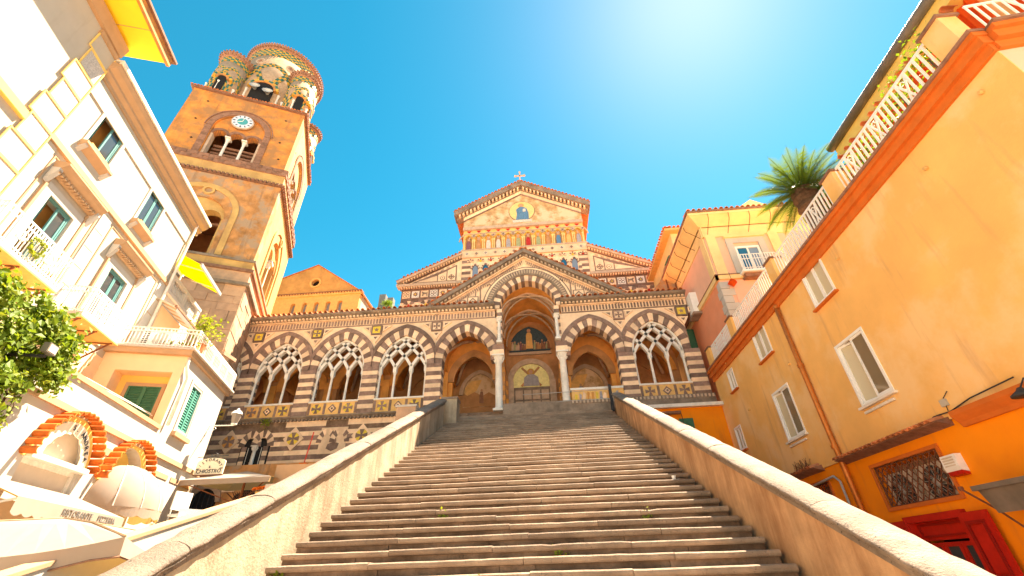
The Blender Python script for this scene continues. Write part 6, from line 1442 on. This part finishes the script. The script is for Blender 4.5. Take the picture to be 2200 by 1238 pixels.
for i, Y_ in enumerate((8.9, 7.6, 6.9, 6.1, 5.3)):
    p = thing('terrace_plant', 'leafy yellow green plant behind the terrace railing, %s from the palm' % ('first', 'second', 'third', 'fourth', 'fifth')[i], 'plant', RW_(rx(Y_), .55, 7.06), RRZ, 'plants on the amber house terrace')
    G().lathe([(.14, 0), (.2, .32), (.21, .36)], n=12).build('pot', 'clay', p); G().tube([(0, 0, .3), (.04, 0, .8), (.0, .05, 1.1)], .02, 6).build('stem', 'bark', p)
    hh = (.75, .9, .8, 1.1, 1.3)[i]; leaves(G(), 260, lambda: ((R.gauss(0, .24), R.gauss(0, .14), hh+R.gauss(0, .24)), (0, -.5, 1)), .085).build('foliage', 'leaf', p)
fl2 = thing('spotlight', 'small dark spotlight on the roof cornice at the corner', 'lamp', RW_(XN+.6, -.22, 7.06), RRZ); G().box(-.08, .08, -.06, .06, .05, .26).build('housing', 'gutter', fl2); G().box(-.02, .02, -.02, .02, 0, .06).build('foot', 'iron', fl2)
# palm
pm = thing('palm_tree', 'short bushy palm with arching fronds behind the terrace railing', 'palm', (8.75, 10.6, 7.06))
TZ = 2.75
g = G(); n = 14; g.tube([(0, 0, TZ*i/n) for i in range(n+1)], [.27+.06*(i % 2)+.06*(i > 10) for i in range(n+1)], 12); g.build('trunk', 'bark', pm)
g = G(); g.lathe([(.2, TZ-.3), (.36, TZ-.1), (.36, TZ+.1), (.15, TZ+.3)], n=12); g.build('crown_base', 'bark', pm)
for i in range(64):
    az = i*2.39996; el = rad(82-i*1.75); L_ = 1.28+.3*R.random(); g = G(); pts = []
    d = Vector((math.cos(az)*math.cos(el), math.sin(az)*math.cos(el), math.sin(el))); p = Vector((math.cos(az)*.15, math.sin(az)*.15, TZ+.1)); N_ = 12
    for k in range(N_+1):
        pts.append(p.copy()); p += d*(L_/N_); d.z -= .055+.02*R.random(); d.normalize()
    g.tube(pts, [.018*(1-k/(N_+2)) for k in range(N_+1)], 4)
    sd_ = Vector((-math.sin(az), math.cos(az), 0))
    for k in range(1, N_*3):
        f_ = k/3; i0 = min(N_-1, int(f_)); q = pts[i0].lerp(pts[i0+1], f_-i0); t = (pts[i0+1]-pts[i0]).normalized(); ll = .34*math.sin(math.pi*min(1, .12+k/(N_*3)*.92))**.7
        for s_ in (-1, 1):
            e = q+(sd_*s_*.8+t*.62+Vector((0, 0, .12))).normalized()*ll; w_ = t*.016
            g.add([q-w_, q+w_, e], [(0, 1, 2)])
    g.build('frond', 'palm', pm)
# ---------------------------------------------------------------- pink house and yellow house behind
pk = thing('pink_house', 'pink and salmon villa with cream pilasters and bracketed eaves behind the terrace', 'building', (7.75, 15.75, 0))
def pkb(name, x0, x1, y0, y1, z0, z1, m, par=None): return G().box(x0, x1, y0, y1, z0, z1).build(name, m, par or pk)
pkb('core', .06, 9, .06, 6.4, -1.6, 12.9, 'pink')
fw1 = (1.15, 2.2, 10.25, 11.75)
g = G(); wallgrid(g, 0, 9, -1.6, 12.9, [fw1], 0, .05); g.build('front_wall', 'pink', pk)
Ms = Matrix.Rotation(rad(-90), 4, 'Z')      # left side face: x' = -y
sw = [(-5.0, -4.1, 8.5, 9.9), (-4.9, -4.1, 6.4, 7.3)]
g = G(); wallgrid(g, -6.4, 0, -1.6, 10.1, sw, 0, .05); G(Ms).add(g.v, g.f).build('side_wall', 'salmon', pk)
g = G(); wallgrid(g, -6.4, 0, 10.1, 12.9, [], -.0, .1); G(Ms).add(g.v, g.f).build('upper_side_wall', 'pink', pk)
for M_, L0, L1 in ((None, -.1, 9), (Ms, -6.4, .1)):
    G(M_).box(L0, L1, -.1, .0, 10.05, 10.25).build('string_course', 'paleyellow', pk); G(M_).box(L0-.01, L1+.01, -.13, .0, 10.25, 10.28).build('string_edge', 'brick', pk)
    G(M_).box(L0, L1, -.05, .0, 12.35, 12.9).build('frieze', 'paleyellow', pk)
for x in (.05, 2.75, 5): pkb('pilaster', x, x+.42, -.06, .0, 10.28, 12.4, 'paleyellow')
G(Ms).box(-.5, -.05, -.06, 0, 10.28, 12.4).build('pilaster', 'paleyellow', pk)
for i in range(9):
    w_ = .5 if i % 2 else .34; pkb('quoin', -.03, w_, -.04, .0, 6.9+i*.34, 7.22+i*.34, 'whiteplaster'); G(Ms).box(-w_*.8, .03, -.04, 0, 6.9+i*.34, 7.22+i*.34).build('quoin', 'whiteplaster', pk)
pkb('lower_front_panel', .5, 9, -.02, .0, 8.2, 10.0, 'pink')
wi = frame(G(), *fw1, -.02, .05, .09).build('window', 'whitepaint', pk)
for x0, x1, m in ((1.24, 1.64, 'glassblue'), (1.71, 2.11, 'paleglass')): G().box(x0, x1, .02, .03, 10.35, 11.66).build('pane', m, wi)
pkb('mullion', 1.64, 1.71, -.01, .05, 10.34, 11.66, 'whitepaint', wi); frame(G(), .85, 2.5, 10.1, 12.2, -.07, -.0, .28).build('surround', 'whiteplaster', wi); pkb('window_cornice', .8, 2.55, -.16, 0, 12.2, 12.3, 'paleyellow', wi)
bc = pkb('balcony', .9, 2.45, -.45, .0, 10.14, 10.24, 'whitepaint'); r = G()
for z in (10.3, 10.75, 10.98): r.box(.9, 2.45, -.45, -.43, z, z+.03)
for k in range(15): r.box(.9+k*.11, .925+k*.11, -.45, -.43, 10.24, 10.98)
r.build('railing', 'whitepaint', bc); pkb('balcony_corbel', 1.0, 2.3, -.35, 0, 9.95, 10.14, 'brick', bc)
for a, b, c, d in sw:
    w_ = frame(G(Ms), a, b, c, d, -.05, .04, .07).build('shuttered_window', 'darkgreen', pk); G(Ms).box(a+.06, b-.06, .0, .02, c+.06, d-.06).build('pane', 'glass', w_); G(Ms).box(b-.04, b+.0, -.42, -.02, c, d).build('open_shutter', 'darkgreen', w_)
# eaves: projecting slab with iron brackets, tiled hip roof
ev = G().box(-.65, 9, -.65, 6.6, 13.2, 13.32).build('eave', 'paleyellow', pk); G().box(-.7, 9, -.7, 6.65, 13.32, 13.42).build('gutter', 'brick', pk)
G().add([(-.1, -.1, 12.9), (9, -.1, 12.9), (9, -.62, 13.2), (-.62, -.62, 13.2), (-.62, 6.5, 13.2), (-.1, 6.5, 12.9)], [(0, 1, 2, 3), (0, 3, 4, 5)]).build('cove', 'paleyellow', pk)
for i in range(6): G().tube([(.2+i*.9, -.66, 13.2), (.2+i*.9, -.6, 12.95), (.2+i*.9, -.05, 12.5)], .014, 4).build('eave_bracket', 'rust', pk)
for i in range(6): G().tube([(-.66, .2+i*.9, 13.2), (-.6, .2+i*.9, 12.95), (-.05, .2+i*.9, 12.5)], .014, 4).build('eave_bracket', 'rust', pk)
G().add([(-.65, -.65, 13.43), (9, -.65, 13.43), (9, 3, 14.6), (3, 3, 14.6), (-.65, 6.6, 13.43)], [(0, 1, 2, 3), (0, 3, 4)]).build('roof', 'tile', pk)
tile_row(pk, [((-.6+i*.24, -.72, 13.42), (rad(12), 0, 0)) for i in range(40)], .085, .6)
rl = thing('red_lantern', 'small red star lantern hanging at the corner of the pink house', 'lantern', (8.15, 15.5, 9.75)); G().lathe([(0, -.22), (.2, 0), (0, .22)], n=5).build('lantern', 'redcloth', rl); G().tube([(0, 0, .2), (0, 0, .5)], .008, 4).build('cord', 'iron', rl)
vb = thing('vent_hood', 'white ventilation hood fixed where the pink house meets the porch', 'vent', (7.55, 18.4, 10.0)); G().box(-.12, .2, -.1, .5, 0, 1.1).build('case', 'whitepaint', vb); G().box(-.2, .25, -.2, .6, -.12, 0).build('tray', 'greydark', vb)
cyl = thing('yellow_house', 'pale yellow house with green shutter and tiled roof behind the pink house', 'building', (7.75, 19.3, 0))
G().box(0, 9, 3.2, 9, 8, 15.6).build('wall', 'paleyellow', cyl); G().box(0.02, 9, .0, 3.2, 8, 15.6).build('front_wing', 'paleyellow', cyl)
G().box(-.35, 9, -.35, 9.2, 15.6, 15.75).build('eave', 'ochre', cyl); tile_row(cyl, [((-.3+i*.24, -.42, 15.76), (rad(10), 0, 0)) for i in range(26)]+[((-.42, -.3+i*.24, 15.76), (rad(10), 0, rad(-90))) for i in range(24)], .085, .5); G().add([(-.35, -.35, 15.76), (9, -.35, 15.76), (9, 4, 17), (3.5, 4, 17), (-.35, 9.2, 15.76)], [(0, 1, 2, 3), (0, 3, 4)]).build('roof', 'tile', cyl)
w_ = G().box(-.04, .02, .9, 1.9, 13.3, 14.8).build('shuttered_window', 'darkgreen', cyl); shutter(Ms, -1.85, -1.42, 13.35, 14.75, -.06, 'darkgreen', w_); shutter(Ms, -1.38, -.95, 13.35, 14.75, -.06, 'darkgreen', w_)
rb = thing('old_wall_fragment', 'crumbling brick wall piece with rusty pipes beside the porch roof', 'wall', (6.9, 20.3, 11.6))
G().prism([(-.9, 0), (.9, 0), (.9, 2.3), (.5, 2.6), (.3, 1.9), (-.2, 1.3), (-.5, 1.0)], 0, .5).build('masonry', 'towerworn', rb); G().tube([(.35, -.1, 0), (.3, -.1, 1.9), (.6, -.1, 2.2)], .04, 6).build('pipe', 'rust', rb); G().tube([(.75, -.1, 0), (.75, -.1, 2.0), (.5, -.1, 2.3)], .04, 6).build('pipe', 'rust', rb)
hh = thing('hill_house', 'yellow gabled house top peeping above the pink house beside the palm', 'building', (16, 26, 8)); G().box(-2, 5, 0, 6, 0, 13.5).build('wall', 'paleyellow', hh); G().add([(-2.3, -.3, 13.5), (5, -.3, 13.5), (5, 3, 15.5), (-2.3, 3, 15.5)], [(0, 1, 2, 3)]).build('roof', 'tile', hh); G().prism([(-2.3, 13.5), (5, 13.5), (1.2, 15.8)], -.1, 6).build('gable', 'paleyellow', hh)
# ---------------------------------------------------------------- far hill with ruined towers
hl = G(); n, m2 = 28, 24; vs = []
for i in range(n+1):
    for j in range(m2+1):
        x = -140+190*i/n; y = 70+130*j/m2; d = math.hypot((x+46)/34, (y-118)/40)
        vs.append((x, y, 67*math.exp(-d*d*.55)-4+1.5*math.sin(i*2.1+j*1.3)))
hl.add(vs, [(i*(m2+1)+j, (i+1)*(m2+1)+j, (i+1)*(m2+1)+j+1, i*(m2+1)+j+1) for i in range(n) for j in range(m2)]); o = hl.build('hill', 'scrub'); o['kind'] = 'structure'
rt = thing('ruined_tower', 'grey ruined stone towers on the far hilltop between the chapel and the church', 'ruin', (-46.5, 112, 60))
for x0, x1, h in ((-2.2, -.2, 14.6), (.5, 2.3, 13.2), (-.3, .6, 11.8)): G().box(x0, x1, 0, 2, 0, h).build('tower_stub', 'rock', rt)
tr_ = thing('hilltop_tree', 'lone umbrella-shaped green tree on the far hilltop', 'tree', (-44.6, 109, 60)); G().tube([(0, 0, 0), (.1, 0, 7), (.0, 0, 9)], [.3, .25, .12], 6).build('trunk', 'bark', tr_)
leaves(G(), 700, lambda: ((R.gauss(0, .7), R.gauss(0, .6), 9.2+R.gauss(0, .4)), (0, 0, 1)), .3).build('crown', 'leaf', tr_)
hb_ = G(); leaves(hb_, 1500, lambda: ((R.uniform(-54, -40), R.uniform(106, 111), 65.2+R.gauss(0, .8)), (0, -.5, 1)), .5); o = hb_.build('hillside_scrub', 'leaf'); o['kind'] = 'stuff'; o['label'] = 'dark green scrub below the ruined towers'; o['category'] = 'scrub'
